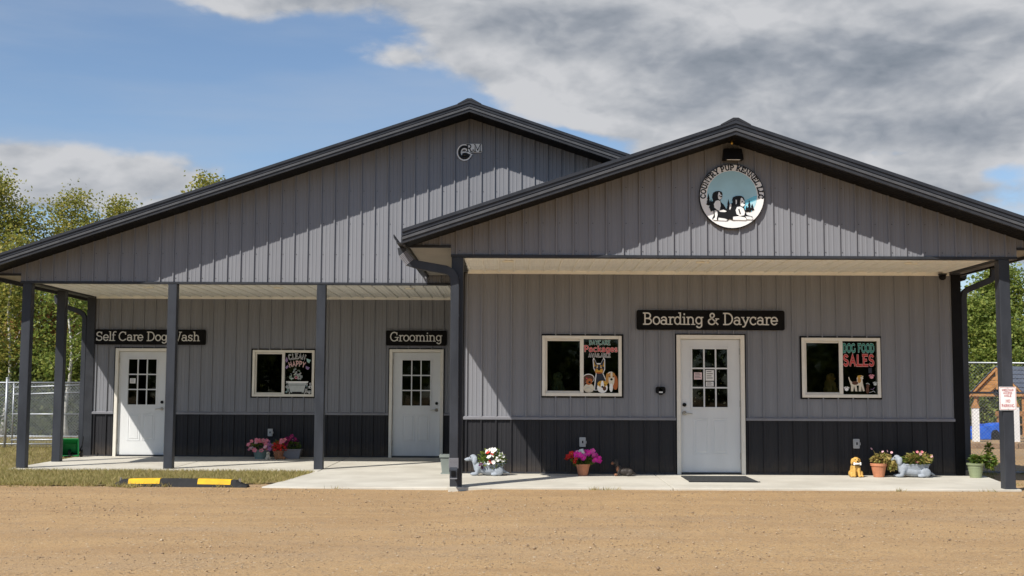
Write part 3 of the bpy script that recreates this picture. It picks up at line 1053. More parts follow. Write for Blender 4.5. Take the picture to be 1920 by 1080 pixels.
# outer walls that the camera hardly sees, so that the body is closed
def body():
    mb = MB()
    mb.box(L_L, L_L + 0.12, W1 + 0.102, BACK, -0.05, 3.28)
    mb.box(L_R - 0.12, L_R, W2 + 0.102, BACK - 0.001, -0.05, 3.28)
    o = mb.build('side_wall', 'dark_room', BLD, True)
    s = MB()
    for x, sg, ya in ((L_L - 0.004, -1, W1 + 0.105), (L_R + 0.004, 1, W2 + 0.105)):
        y = ya
        while y < BACK:
            y2 = min(BACK, y + RIBP)
            s.quad((x, y, 0.88), (x, y2 - 0.04, 0.88), (x, y2 - 0.04, 3.27), (x, y, 3.27), 0)
            s.box(min(x, x + sg * 0.018), max(x, x + sg * 0.018), y2 - 0.04, y2 - 0.015, 0.88, 3.27, 0)
            s.quad((x, y2 - 0.015, 0.88), (x, y2, 0.88), (x, y2, 3.27), (x, y2 - 0.015, 3.27), 0)
            s.quad((x, y, -0.05), (x, y2, -0.05), (x, y2, 0.86), (x, y, 0.86), 1)
            y = y2
    s.build('side_siding', ['grey_siding', 'charcoal_siding'], o, True)
    e = MB().box(R_L, R_L + 0.12, W2 + 0.102, W1 + 0.10, -0.05, 3.28).build('return_wall', 'dark_room', BLD, True)
    s = MB()
    y = W2 + 0.105
    x = R_L - 0.004
    while y < W1 - 0.03:
        y2 = min(W1 - 0.03, y + RIBP)
        s.quad((x, y, 0.88), (x, y2 - 0.04, 0.88), (x, y2 - 0.04, 3.15), (x, y, 3.15), 0)
        s.box(x - 0.018, x, y2 - 0.04, y2 - 0.015, 0.88, 3.15, 0)
        s.quad((x, y2 - 0.015, 0.88), (x, y2, 0.88), (x, y2, 3.15), (x, y2 - 0.015, 3.15), 0)
        s.quad((x, y, -0.02), (x, y2, -0.02), (x, y2, 0.86), (x, y, 0.86), 1)
        y = y2
    s.build('return_siding', ['grey_siding', 'charcoal_siding'], e, True)
    MB().box(L_L, L_R, BACK + 0.001, BACK + 0.12, -0.05, 6.0 - 0.9).build('back_wall', 'grey_siding', BLD, True)
    MB().box(R_L + 0.13, L_R - 0.13, W2 + 0.17, BACK, -0.05, 0.03).build('floor', 'dark_room', BLD, True)
    MB().box(L_L + 0.13, R_L + 0.128, W1 + 0.17, BACK, -0.05, -0.01).build('floor', 'dark_room', BLD, True)
    MB().box(R_L + 0.13, L_R - 0.13, W2 + 0.17, BACK, 2.95, 3.05).build('room_ceiling', 'dark_room', BLD, True)
    MB().box(L_L + 0.13, R_L + 0.128, W1 + 0.17, BACK, 2.95, 3.05).build('room_ceiling', 'dark_room', BLD, True)
    MB().box(L_L + 0.13, L_R - 0.13, 29.0, 29.1, -0.01, 2.949).build('partition', 'dark_room', BLD, True)
    MB().box(R_L + 0.129, R_L + 0.20, W1 + 0.17, 29.0, -0.009, 2.949).build('partition', 'dark_room', BLD, True)


body()

def screw_rows(parent, x0, x1, phase, Y, zs, top=None):
    mb = MB()
    k = math.ceil((x0 - phase) / RIBP)
    while phase + k * RIBP + 0.08 < x1:
        for z in zs:
            for dx in (0.070,):
                x = phase + k * RIBP + dx
                if x < x0 or (top and z > top(x) - 0.25):
                    continue
                mb.tube([(x, Y - 0.0055, z), (x, Y + 0.002, z)], 0.0065, 6)
        k += 1
    o = mb.build('screw_heads', 'charcoal_trim', parent, True)
    o['kind'] = 'stuff'


screw_rows(gl, L_L, 4.2, L_L + 0.06, P1, (3.20, 3.62, 4.15, 4.72, 5.30), ltop)
screw_rows(gr, R_L, R_R, R_L + 0.05, P2, (3.21, 3.60, 4.10), rtop)


# posts ------------------------------------------------------------
def post(x0, x1, y0, y1, zb, zt):
    MB().box(x0, x1, y0, y1, zb, zt).build('post', 'post_wrap', BLD, True, bevel=0.008)


post(-0.83, -0.668, P2 - 0.02, P2 + 0.145, -0.05, 3.1215)
post(6.676, 6.822, P2 - 0.02, P2 + 0.145, -0.05, 3.1215)
for x0, x1 in ((-8.362, -8.208), (-5.874, -5.724), (-3.334, -3.182)):
    post(x0, x1, P1 - 0.02, P1 + 0.135, -0.09, 3.1015)
post(-8.385, -8.232, 22.55, 22.70, -0.09, 3.1035)


# gutters and downspouts ---------------------------------------------
def gutter(xi, sgn, y0, y1, z):
    """K-style trough; xi = face against the fascia, sgn = outward"""
    p = [(0, 0), (0, -0.115), (0.075, -0.115), (0.085, -0.085), (0.115, -0.045), (0.120, 0.0), (0.108, 0.0), (0.104, -0.036),
         (0.076, -0.078), (0.068, -0.105), (0.010, -0.105), (0.010, 0)]
    pts = [(xi + sgn * a, z + b) for a, b in p]
    if sgn < 0:
        pts = pts[::-1]
    MB().prism_y(pts, y0, y1).build('gutter', 'charcoal_trim', BLD, True)


gutter(-1.462, -1, P2 - OV + 0.02, P1 - 0.04, rtop(-1.46) - 0.055)
gutter(7.422, 1, P2 - OV + 0.02, BACK, rtop(7.42) - 0.055)
gutter(-9.022, -1, P1 - OV + 0.02, BACK, ltop(-9.02) - 0.055)


def downspout(path, ribs=(), k=1.0):
    mb = MB().tube(path, 1, 4, sq=(0.048 * k, 0.058 * k))
    o = mb.build('downspout', 'post_wrap', BLD, True, bevel=0.008)
    for i, (p, q) in enumerate(ribs):
        p, q = Vector(p), Vector(q)
        n = 9
        for k in range(n):
            c = p.lerp(q, (k + 0.5) / n)
            MB().tube([c, c + (q - p).normalized() * 0.012], 1, 4, sq=(0.054, 0.064)).build('elbow_rib', 'cap_trim', o, True)
    return o


gy = P2 - 0.12
ds = downspout([(-1.505, gy, 3.235), (-1.495, gy, 3.16), (-1.40, gy, 3.035), (-1.27, gy, 2.995), (-0.90, gy, 2.93),
                (-0.825, gy, 2.895), (-0.785, gy, 2.82), (-0.775, gy, 2.70), (-0.772, gy, 0.42), (-0.772, gy + 0.003, 0.30), (-0.772, gy - 0.02, 0.20)],
               [((-1.497, gy, 3.155), (-1.395, gy, 3.03)), ((-0.772, gy + 0.002, 0.40), (-0.772, gy, 0.26))])
MB().box(-0.80, -0.744, gy - 0.115, gy - 0.085, 0.155, 0.225).build('outlet_mouth', 'black_trim', ds, True)
MB().prism_x([(gy - 0.05, 0.27), (gy + 0.05, 0.27), (gy - 0.02, 0.13), (gy - 0.10, 0.13), (gy - 0.10, 0.24)], -0.822, -0.722).build('outlet_elbow', 'post_wrap', ds, True)
MB().box(-0.822, -0.722, gy - 0.125, gy - 0.02, 0.118, 0.132).build('outlet_lip', 'cap_trim', ds, True)
for z in (2.3, 1.2):
    MB().box(-0.83, -0.714, gy - 0.046, gy + 0.10, z, z + 0.025).build('strap', 'post_wrap', ds, True)
wy = W2 + 0.02
downspout([(7.48, wy, 3.24), (7.475, wy, 3.12), (7.44, wy, 3.055), (7.08, wy, 2.90), (7.02, wy, 2.86), (7.0, wy, 2.77), (7.0, wy, 0.12)], k=0.78)
wy = W1 + 0.02
downspout([(-9.05, wy, 3.17), (-9.04, wy, 3.05), (-8.96, wy, 2.97), (-8.60, wy, 2.85), (-8.52, wy, 2.80), (-8.475, wy, 2.72), (-8.47, wy, 0.10)], k=0.8)


# doors and windows --------------------------------------------------
def rect_ring(mb, x0, x1, z0, z1, w, y0, y1, bottom=True, mi=0):
    mb.box(x0, x0 + w, y0, y1, z0, z1, mi)
    mb.box(x1 - w, x1, y0, y1, z0, z1, mi)
    mb.box(x0 + w, x1 - w, y0, y1, z1 - w, z1, mi)
    if bottom:
        mb.box(x0 + w, x1 - w, y0, y1, z0, z0 + w, mi)
    return mb


def door(op, Y, zf, hinge, label, papers=()):
    x0, x1, _, zt = op
    fw = 0.068
    sx0, sx1, sz0, sz1 = x0 + fw, x1 - fw, zf + 0.03, zt - fw
    lx0, lx1 = sx0 + (sx1 - sx0) * 0.195, sx1 - (sx1 - sx0) * 0.205
    lz1 = sz1 - 0.145
    lz0 = lz1 - 0.90
    yS = Y + 0.030                                          # leaf face sits back from the frame
    leaf = MB()
    leaf.box(sx0, lx0, yS, yS + 0.045, sz0, sz1)
    leaf.box(lx1, sx1, yS, yS + 0.045, sz0, sz1)
    leaf.box(lx0, lx1, yS, yS + 0.045, sz0, lz0)
    leaf.box(lx0, lx1, yS, yS + 0.045, lz1, sz1)
    d = leaf.build('door', 'door_white', BLD, True)
    d['label'] = label
    rect_ring(MB(), x0, x1, zf - 0.005, zt, fw - 0.006, Y - 0.034, Y + 0.12, bottom=False).build('door_frame', 'vinyl_white', d, True, bevel=0.006)
    rect_ring(MB(), x0 + fw - 0.006, x1 - fw + 0.006, zf - 0.004, zt - fw + 0.006, 0.014, yS + 0.046, yS + 0.085, bottom=False).build('door_stop', 'vinyl_white', d, True)
    rect_ring(MB(), x0 - 0.018, x1 + 0.018, zf - 0.004, zt + 0.018, 0.0175, Y - 0.026, Y + 0.02, bottom=False).build('frame_trim', 'black_trim', d, True)
    MB().box(x0 + fw, x1 - fw, Y - 0.03, Y + 0.12, zf - 0.003, zf + 0.024).build('threshold', 'charcoal_trim', d, True)
    rect_ring(MB(), lx0 - 0.026, lx1 + 0.026, lz0 - 0.026, lz1 + 0.026, 0.030, yS - 0.012, yS + 0.02).build('lite_frame', 'door_white', d, True, bevel=0.004)
    pw, ph, mu = (lx1 - lx0 - 0.008), (lz1 - lz0 - 0.008), 0.022
    for i in (1, 2):
        xx = lx0 + 0.004 + pw * i / 3
        MB().box(xx - mu / 2, xx + mu / 2, yS - 0.010, yS + 0.024, lz0 + 0.004, lz1 - 0.004).build('muntin', 'door_white', d, True)
    for j in (1, 2):
        zz = lz0 + 0.004 + ph * j / 3
        MB().box(lx0 + 0.004, lx1 - 0.004, yS - 0.008, yS + 0.022, zz - mu / 2, zz + mu / 2).build('muntin', 'door_white', d, True)
    for i in range(3):
        for j in range(3):
            a = lx0 + 0.004 + pw * i / 3 + 0.002
            c = lz0 + 0.004 + ph * j / 3 + 0.002
            MB().box(a, a + pw / 3 - 0.004, yS + 0.010, yS + 0.014, c, c + ph / 3 - 0.004).build('pane', 'glass', d, True)
    # two embossed panels below the light
    for k in (0, 1):
        a = lx0 + (lx1 - lx0) * (0.02 + 0.52 * k)
        b = a + (lx1 - lx0) * 0.44
        c0, c1 = sz0 + 0.27, lz0 - 0.17
        o = rect_ring(MB(), a, b, c0, c1, 0.022, yS - 0.005, yS + 0.001).build('embossed_panel', 'door_white', d, True, bevel=0.003)
        MB().hexa([(a + 0.03, yS + 0.001, c0 + 0.03), (b - 0.03, yS + 0.001, c0 + 0.03), (b - 0.03, yS + 0.001, c1 - 0.03), (a + 0.03, yS + 0.001, c1 - 0.03),
                   (a + 0.045, yS - 0.006, c0 + 0.045), (b - 0.045, yS - 0.006, c0 + 0.045), (b - 0.045, yS - 0.006, c1 - 0.045), (a + 0.045, yS - 0.006, c1 - 0.045)]).build('embossed_panel', 'door_white', d, True)
    hx = sx0 + 0.055 if hinge == 'R' else sx1 - 0.065
    s = 1 if hinge == 'R' else -1
    zh = sz0 + 0.90
    lev = MB().tube([(hx, yS, zh), (hx, yS - 0.012, zh)], 0.032, 16)
    lev.tube([(hx, yS - 0.012, zh), (hx, yS - 0.055, zh), (hx + s * 0.01, yS - 0.060, zh), (hx + s * 0.115, yS - 0.060, zh - 0.006)], [0.012, 0.012, 0.012, 0.009], 8)
    lev.build('lever_handle', 'steel', d, True, smooth=True)
    MB().tube([(hx, yS, zh + 0.13), (hx, yS - 0.02, zh + 0.13)], 0.030, 16).build('deadbolt', 'black_trim', d, True)
    for k in range(3):
        z = sz0 + (0.2, 1.0, 1.8)[k]
        hz = sx1 if hinge == 'R' else sx0
        MB().tube([(hz, yS - 0.006, z), (hz, yS - 0.006, z + 0.1)], 0.008, 8).build('hinge', 'steel', d, True)
    for (i, j, fx, fz, w, h, mm) in papers:
        a = lx0 + 0.004 + pw * (i + fx) / 3
        c = lz0 + 0.004 + ph * (j + fz) / 3
        o = MB().box(a, a + w, yS + 0.0065, yS + 0.0085, c, c + h).build('paper_notice', mm, d, True)
        for q in range(4):
            zz = c + h * (0.82 - 0.2 * q)
            MB().box(a + w * 0.12, a + w * (0.85 if q % 2 else 0.7), yS + 0.0045, yS + 0.0062, zz, zz + h * 0.07).build('printed_line', 'print_grey', d, True)
    return d, (lx0, lx1, lz0, lz1, yS)


mat('paper', (0.78, 0.77, 0.74), 0.7, var=0.03)
mat('pink_paper', (0.72, 0.55, 0.55), 0.7, var=0.03)
mat('print_grey', (0.16, 0.15, 0.15), 0.7)
dR, liteR = door(DOOR_R, W2, 0.04, 'R', 'white nine-pane door under the boarding sign, paper notices in its panes',
                 [(0, 1, 0.14, 0.42, 0.125, 0.11, 'pink_paper'), (1, 1, 0.14, 0.36, 0.13, 0.165, 'paper'), (1, 1, 0.16, 0.06, 0.12, 0.075, 'paper')])
dL1, liteL1 = door(DOOR_L1, W1, 0.0, 'L', 'white nine-pane door half in sunlight with one paper notice', [(0, 1, 0.15, 0.40, 0.11, 0.10, 'paper')])
dL2, liteL2 = door(DOOR_L2, W1, 0.0, 'L', 'white nine-pane door in the shade under the grooming sign')

# small flat specks of cream, amber and green in the panes of the boarding door
mat('speck_cream', (0.55, 0.48, 0.34), 0.6)
mat('speck_amber', (0.45, 0.30, 0.10), 0.6)
mat('speck_green', (0.20, 0.26, 0.10), 0.6)
lx0, lx1, lz0, lz1, yS = liteR
rr = random.Random(5)
for i in range(3):
    for j in range(3):
        if i == 1 and j == 1:
            continue
        for q in range(4):
            cx = lx0 + (lx1 - lx0) * (i + rr.uniform(0.22, 0.8)) / 3
            cz = lz0 + (lz1 - lz0) * (j + (rr.uniform(0.12, 0.9) if not (i == 0 and j == 1) else rr.choice((0.18, 0.88)))) / 3
            r = rr.uniform(0.009, 0.018)
            a0 = rr.uniform(0, 6)
            pts = [(cx + r * (1 + 0.4 * math.cos(3 * t)) * math.cos(t + a0) * 0.8, cz + r * (1 + 0.4 * math.cos(3 * t)) * math.sin(t + a0)) for t in [6.2832 * k / 10 for k in range(10)]]
            MB().prism_y(pts, yS + 0.0145, yS + 0.0155).build('pane_speck', rr.choice(['speck_cream', 'speck_amber', 'speck_green', 'speck_cream']), dR, True)


def window(op, Y, label):
    x0, x1, z0, z1 = op
    f = rect_ring(MB(), x0 + 0.004, x1 - 0.004, z0 + 0.004, z1 - 0.004, 0.050, Y - 0.030, Y + 0.10).build('window', 'vinyl_white', BLD, True, bevel=0.006)
    f['label'] = label
    rect_ring(MB(), x0 - 0.020, x1 + 0.020, z0 - 0.020, z1 + 0.020, 0.022, Y - 0.0255, Y + 0.02).build('frame_trim', 'black_trim', f, True)
    xm = x0 + (x1 - x0) * 0.485
    # sliding sash on the left, fixed light on the right
    rect_ring(MB(), x0 + 0.055, xm + 0.03, z0 + 0.055, z1 - 0.055, 0.030, Y + 0.005, Y + 0.045).build('sash', 'vinyl_white', f, True, bevel=0.004)
    MB().box(x0 + 0.058, xm + 0.026, Y - 0.012, Y + 0.002, z0 + 0.055, z0 + 0.070).build('sash_rail', 'vinyl_white', f, True)
    MB().box(xm - 0.012, xm + 0.046, Y - 0.020, Y + 0.004, z0 + 0.055, z1 - 0.055).build('meeting_stile', 'vinyl_white', f, True, bevel=0.004)
    MB().box(x0 + 0.080, xm + 0.004, Y + 0.022, Y + 0.026, z0 + 0.080, z1 - 0.080).build('pane', 'glass', f, True)
    gx0, gx1, gz0, gz1 = xm + 0.040, x1 - 0.052, z0 + 0.052, z1 - 0.052
    MB().box(gx0, gx1, Y + 0.012, Y + 0.016, gz0, gz1).build('pane', 'glass', f, True)
    return f, (gx0, gx1, gz0, gz1, Y + 0.010)


wR1, gR1 = window(WIN_R1, W2, 'white sliding window with the daycare packages painting')
wR2, gR2 = window(WIN_R2, W2, 'white sliding window with the dog food painting')
wL, gL = window(WIN_L, W1, 'white sliding window with the clean and happy painting')

# ------------------------------------------------------------------ lettering: a small slab-serif stroke alphabet
def arc(cx, cy, rx, ry, a0, a1, n=12):
    return [(cx + rx * math.cos(R(a0 + (a1 - a0) * i / n)), cy + ry * math.sin(R(a0 + (a1 - a0) * i / n))) for i in range(n + 1)]


GL = {   # glyph: (advance, strokes, serifs); cap height 1, x-height 0.66
    'S': (.74, [arc(.34, .74, .26, .24, 30, 270) + arc(.34, .25, .29, .25, 90, -150)[1:]], [[(.60, .74), (.60, .98)], [(.06, .02), (.06, .28)]]),
    'C': (.86, [arc(.43, .5, .40, .5, 48, 318, 18)], [[(.72, .70), (.72, .98)]]),
    'G': (.92, [arc(.43, .5, .40, .5, 48, 330, 18), [(.78, .42), (.78, .06)]], [[(.52, .42), (.92, .42)], [(.72, .70), (.72, .98)]]),
    'D': (.88, [[(.16, 0), (.16, 1)], [(.02, 1), (.36, 1)] + arc(.36, .5, .42, .5, 90, -90, 14) + [(.02, 0)]], []),
    'W': (1.14, [[(.10, 1), (.34, 0), (.56, .82), (.78, 0), (1.02, 1)]], [[(-.02, 1), (.24, 1)], [(.88, 1), (1.14, 1)]]),
    'B': (.80, [[(.16, 0), (.16, 1)], [(.02, 1), (.38, 1)] + arc(.38, .76, .24, .24, 90, -90) + [(.16, .52)], [(.38, .52)] + arc(.40, .26, .30, .26, 90, -90) + [(.02, 0)]], []),
    'O': (.90, [arc(.44, .5, .40, .5, 0, 360, 20)], []),
    'U': (.92, [[(.16, 1), (.16, .34)] + arc(.46, .34, .30, .34, 180, 360, 10) + [(.76, 1)]], [[(0, 1), (.32, 1)], [(.60, 1), (.92, 1)]]),
    'N': (.96, [[(.16, 0), (.16, 1), (.80, 0), (.80, 1)]], [[(0, 0), (.32, 0)], [(.64, 1), (.96, 1)], [(.0, 1), (.18, 1)]]),
    'T': (.84, [[(.42, 0), (.42, 1)], [(.02, 1), (.82, 1)]], [[(.24, 0), (.60, 0)], [(.03, 1), (.03, .76)], [(.81, 1), (.81, .76)]]),
    'R': (.88, [[(.16, 0), (.16, 1)], [(.02, 1), (.42, 1)] + arc(.42, .74, .26, .26, 90, -90) + [(.16, .48)], [(.44, .48), (.74, 0)]], [[(.0, 0), (.32, 0)], [(.62, 0), (.90, 0)]]),
    'Y': (.88, [[(.08, 1), (.44, .46), (.80, 1)], [(.44, .46), (.44, 0)]], [[(-.04, 1), (.24, 1)], [(.64, 1), (.92, 1)], [(.26, 0), (.62, 0)]]),
    'P': (.80, [[(.16, 0), (.16, 1)], [(.02, 1), (.42, 1)] + arc(.42, .72, .28, .28, 90, -90) + [(.16, .44)]], [[(0, 0), (.34, 0)]]),
    'K': (.92, [[(.16, 0), (.16, 1)], [(.76, 1), (.18, .44)], [(.36, .60), (.80, 0)]], [[(0, 0), (.32, 0)], [(0, 1), (.32, 1)], [(.60, 1), (.90, 1)], [(.64, 0), (.94, 0)]]),
    'E': (.80, [[(.16, 0), (.16, 1)], [(.02, 1), (.70, 1)], [(.16, .52), (.54, .52)], [(.02, 0), (.72, 0)]], [[(.70, 1), (.70, .78)], [(.72, 0), (.72, .24)]]),
    'L': (.74, [[(.16, 1), (.16, 0)], [(.02, 0), (.68, 0)]], [[(0, 1), (.34, 1)], [(.68, 0), (.68, .26)]]),
    'A': (.92, [[(.10, 0), (.46, 1), (.82, 0)], [(.24, .34), (.68, .34)]], [[(-.04, 0), (.24, 0)], [(.68, 0), (.96, 0)]]),
    'V': (.88, [[(.08, 1), (.44, 0), (.80, 1)]], [[(-.04, 1), (.22, 1)], [(.66, 1), (.92, 1)]]),
    'F': (.74, [[(.16, 0), (.16, 1)], [(.02, 1), (.68, 1)], [(.16, .52), (.52, .52)]], [[(0, 0), (.34, 0)], [(.68, 1), (.68, .78)]]),
    'H': (.94, [[(.16, 0), (.16, 1)], [(.78, 0), (.78, 1)], [(.16, .5), (.78, .5)]], [[(0, 0), (.32, 0)], [(0, 1), (.32, 1)], [(.62, 0), (.94, 0)], [(.62, 1), (.94, 1)]]),
    'I': (.38, [[(.18, 0), (.18, 1)]], [[(0, 0), (.36, 0)], [(0, 1), (.36, 1)]]),
    'M': (1.10, [[(.14, 0), (.14, 1), (.54, .20), (.94, 1), (.94, 0)]], [[(0, 0), (.30, 0)], [(.80, 0), (1.10, 0)], [(0, 1), (.16, 1)], [(.92, 1), (1.08, 1)]]),
    'e': (.62, [arc(.30, .33, .26, .33, 0, 322, 16), [(.05, .33), (.56, .33)]], []),
    'l': (.28, [[(.13, 0), (.13, 1.03)]], [[(0, 0), (.27, 0)], [(.0, 1.02), (.14, 1.02)]]),
    'f': (.36, [[(.15, 0), (.15, .82)] + arc(.33, .82, .18, .20, 180, 55, 8)[1:]], [[(.02, 0), (.32, 0)], [(.02, .64), (.34, .64)]]),
    'a': (.64, [[(.48, .02), (.48, .44)] + arc(.27, .44, .21, .21, 0, 155, 8)[1:], arc(.25, .19, .22, .19, 0, 360, 14)], [[(.48, .01), (.62, .01)]]),
    'r': (.46, [[(.15, 0), (.15, .64)], arc(.36, .40, .21, .24, 180, 55, 8)], [[(.0, 0), (.32, 0)], [(.02, .64), (.16, .64)]]),
    'o': (.64, [arc(.31, .33, .27, .33, 0, 360, 18)], []),
    'g': (.66, [arc(.29, .35, .24, .30, 0, 360, 16), [(.53, .64), (.53, -.08)] + arc(.31, -.08, .22, .20, 0, -155, 8)[1:]], [[(.53, .63), (.66, .63)]]),
    's': (.54, [arc(.26, .49, .18, .16, 35, 270, 8) + arc(.26, .17, .20, .16, 90, -150, 8)[1:]], [[(.44, .50), (.44, .65)], [(.06, .02), (.06, .18)]]),
    'h': (.74, [[(.15, 0), (.15, 1.02)], arc(.36, .42, .21, .23, 180, 0, 10) + [(.57, 0)]], [[(.02, 0), (.29, 0)], [(.44, 0), (.72, 0)], [(.02, 1.02), (.16, 1.02)]]),
    'm': (1.12, [[(.15, 0), (.15, .64)], arc(.34, .42, .19, .23, 180, 0, 10) + [(.53, 0)], arc(.73, .42, .20, .23, 180, 0, 10) + [(.93, 0)]], [[(.02, 0), (.28, 0)], [(.42, 0), (.66, 0)], [(.80, 0), (1.08, 0)], [(.02, .64), (.16, .64)]]),
    'n': (.74, [[(.15, 0), (.15, .64)], arc(.36, .42, .21, .23, 180, 0, 10) + [(.57, 0)]], [[(.02, 0), (.29, 0)], [(.44, 0), (.72, 0)], [(.02, .64), (.16, .64)]]),
    'i': (.30, [[(.15, 0), (.15, .64)], [(.15, .86), (.15, .95)]], [[(.02, 0), (.28, 0)], [(.02, .64), (.16, .64)]]),
    'd': (.68, [[(.52, 0), (.52, 1.02)], arc(.28, .33, .24, .33, 0, 360, 16)], [[(.52, .01), (.66, .01)], [(.38, 1.02), (.53, 1.02)]]),
    'y': (.66, [[(.08, .64), (.33, .06)], [(.58, .64), (.28, -.10)] + arc(.14, -.06, .14, .14, -20, -110, 5)[1:]], [[(-.02, .64), (.20, .64)], [(.46, .64), (.68, .64)]]),
    'c': (.60, [arc(.31, .33, .27, .33, 50, 315, 14)], [[(.50, .46), (.50, .64)]]),
    'k': (.68, [[(.13, 0), (.13, 1.0)], [(.54, .62), (.16, .24)], [(.28, .36), (.58, 0)]], []),
    '&': (.92, [[(.86, .0), (.24, .68)] + arc(.38, .80, .17, .19, 205, -30, 12)[1:] + [(.22, .46)] + arc(.34, .26, .28, .26, 130, 330, 12) + [(.80, .50)]], [[(.66, .50), (.94, .50)]]),
    ' ': (.34, [], []),
}


def ribbon(mb, pts, w, y0, y1, tf, closed=False):
    """flat raised band along pts (2-D), transformed by tf(x, z) -> (x, z)"""
    n = len(pts)
    if n > 2 and (pts[0][0] - pts[-1][0]) ** 2 + (pts[0][1] - pts[-1][1]) ** 2 < 1e-6:
        closed = True
        pts = pts[:-1]
        n -= 1
    L, Rr = [], []
    for i, (x, z) in enumerate(pts):
        a = pts[(i - 1) % n] if closed or i > 0 else pts[i]
        b = pts[(i + 1) % n] if closed or i < n - 1 else pts[i]
        d1 = Vector((x - a[0], z - a[1]))
        d2 = Vector((b[0] - x, b[1] - z))
        if d1.length < 1e-9:
            d1 = d2
        if d2.length < 1e-9:
            d2 = d1
        d1.normalize()
        d2.normalize()
        t = d1 + d2
        if t.length < 1e-6:
            t = d1
        t.normalize()
        nrm = Vector((-t.y, t.x))
        k = min(1.8, 1 / max(0.35, nrm.dot(Vector((-d1.y, d1.x)))))
        e = 0.0
        if not closed and i == 0:
            e = -w * 0.3
        if not closed and i == n - 1:
            e = w * 0.3
        L.append((x + nrm.x * w / 2 * k + t.x * e, z + nrm.y * w / 2 * k + t.y * e))
        Rr.append((x - nrm.x * w / 2 * k + t.x * e, z - nrm.y * w / 2 * k + t.y * e))
    base = len(mb.v)
    for p, q in zip(L, Rr):
        for c in (p, q):
            X, Z = tf(*c)
            mb.v.append((X, y0, Z))
        for c in (p, q):
            X, Z = tf(*c)
            mb.v.append((X, y1, Z))
    m = n if closed else n - 1
    for i in range(m):
        a, b = base + 4 * i, base + 4 * ((i + 1) % n)
        for f in ((a, a + 1, b + 1, b), (a + 2, b + 2, b + 3, a + 3), (a, b, b + 2, a + 2), (a + 1, a + 3, b + 3, b + 1)):
            mb.f.append(f)
            mb.mi.append(0)


def text_width(t, sp=0.0):
    return sum(GL[c][0] + sp for c in t) - sp


def letter(mb, ch, w, y, dep, tf, serif=True):
    k = 0
    for st in GL[ch][1]:
        ribbon(mb, st, w, y - dep - 0.0003 * k, y, tf)
        k += 1
    if serif:
        for st in GL[ch][2]:
            ribbon(mb, st, w * 0.78, y - dep - 0.0003 * k, y, tf)
            k += 1


def text_line(parent, t, xc, zb, h, y, m, w=0.12, dep=0.008, sp=0.05, width=None, arch=0.0, outline=None, ow=0.1, serif=True, name='letter', rot=0.0):
    """letters, each its own mesh; width squeezes the line to a given length"""
    tw = text_width(t, sp)
    sx = h if width is None else width / tw
    x = xc - tw * sx / 2
    for ch in t:
        adv = GL[ch][0]
        if GL[ch][1]:
            xm = x + adv * sx / 2
            dz = -arch * ((xm - xc) / max(1e-6, tw * sx / 2)) ** 2
            an = -2 * arch * (xm - xc) / max(1e-6, tw * sx / 2) ** 2 * 0.9 if arch else 0.0
            ca, sa = math.cos(an), math.sin(an)

            def tf(a, b, x=x, dz=dz, xm=xm, ca=ca, sa=sa):
                X, Z = x + a * sx - xm, b * h - h / 2
                return xm + X * ca - Z * sa, zb + h / 2 + dz + X * sa + Z * ca
            mb = MB()
            letter(mb, ch, w, y, dep, tf, serif)
            o = mb.build(name, m, parent, True)
            if outline:
                mb = MB()
                letter(mb, ch, w + ow, y, dep * 0.4, tf, serif)
                mb.build('letter_outline', outline, parent, True)
        x += (adv + sp) * sx


def rounded_board(mb, x0, x1, z0, z1, y0, y1, r=0.03):
    pts = []
    for cx, cz, a in ((x1 - r, z1 - r, 0), (x0 + r, z1 - r, 90), (x0 + r, z0 + r, 180), (x1 - r, z0 + r, 270)):
        pts += [(cx + r * math.cos(R(a + 90 * i / 4)), cz + r * math.sin(R(a + 90 * i / 4))) for i in range(5)]
    return mb.prism_y(pts, y0, y1)


def name_board(label, x0, x1, z0, z1, Y, t, h, width, zb, xc):
    th = thing('name_board', label, 'sign', ((x0 + x1) / 2, Y - 0.03, z0), group='black name boards over the doors')
    rounded_board(MB(), x0, x1, z0, z1, Y - 0.052, Y - 0.021).build('board', 'sign_black', th, True, bevel=0.004)
    text_line(th, t, xc, zb, h, Y - 0.0525, 'sign_letter', w=0.115, dep=0.006, width=width, sp=0.03)


name_board('black board reading Boarding & Daycare over the right-hand door', 1.925, 4.21, 2.25, 2.555, W2, 'Boarding & Daycare', 0.172, 2.08, 2.335, 3.065)
name_board('black board reading Self Care Dog Wash beside the leftmost corner', -8.245, -6.05, 2.19, 2.49, W1, 'Self Care Dog Wash', 0.170, 2.05, 2.27, -7.19)
name_board('black board reading Grooming over the middle door', -2.49, -1.285, 2.196, 2.495, W1, 'Grooming', 0.172, 1.02, 2.285, -1.89)

# ------------------------------------------------------------------ round kennel sign
def P(cx, cz, s, pts):
    return [(cx + s * x, cz + s * z) for x, z in pts]


def flat(parent, pts, y, m, dep=0.002, name='paint_shape'):
    return MB().prism_y(pts, y - dep, y).build(name, m, parent, True)


def blobpts(cx, cz, rx, rz, n=16, a=0.0):
    ca, sa = math.cos(a), math.sin(a)
    return [(cx + rx * math.cos(t) * ca - rz * math.sin(t) * sa, cz + rx * math.cos(t) * sa + rz * math.sin(t) * ca) for t in [2 * math.pi * k / n for k in range(n)]]


mat('logo_blue', (0.42, 0.68, 0.77), 0.5, var=0.08, vscale=2)
mat('logo_cyan', (0.20, 0.62, 0.80), 0.5, var=0.06, vscale=4)
mat('logo_hill', (0.10, 0.30, 0.38), 0.5)


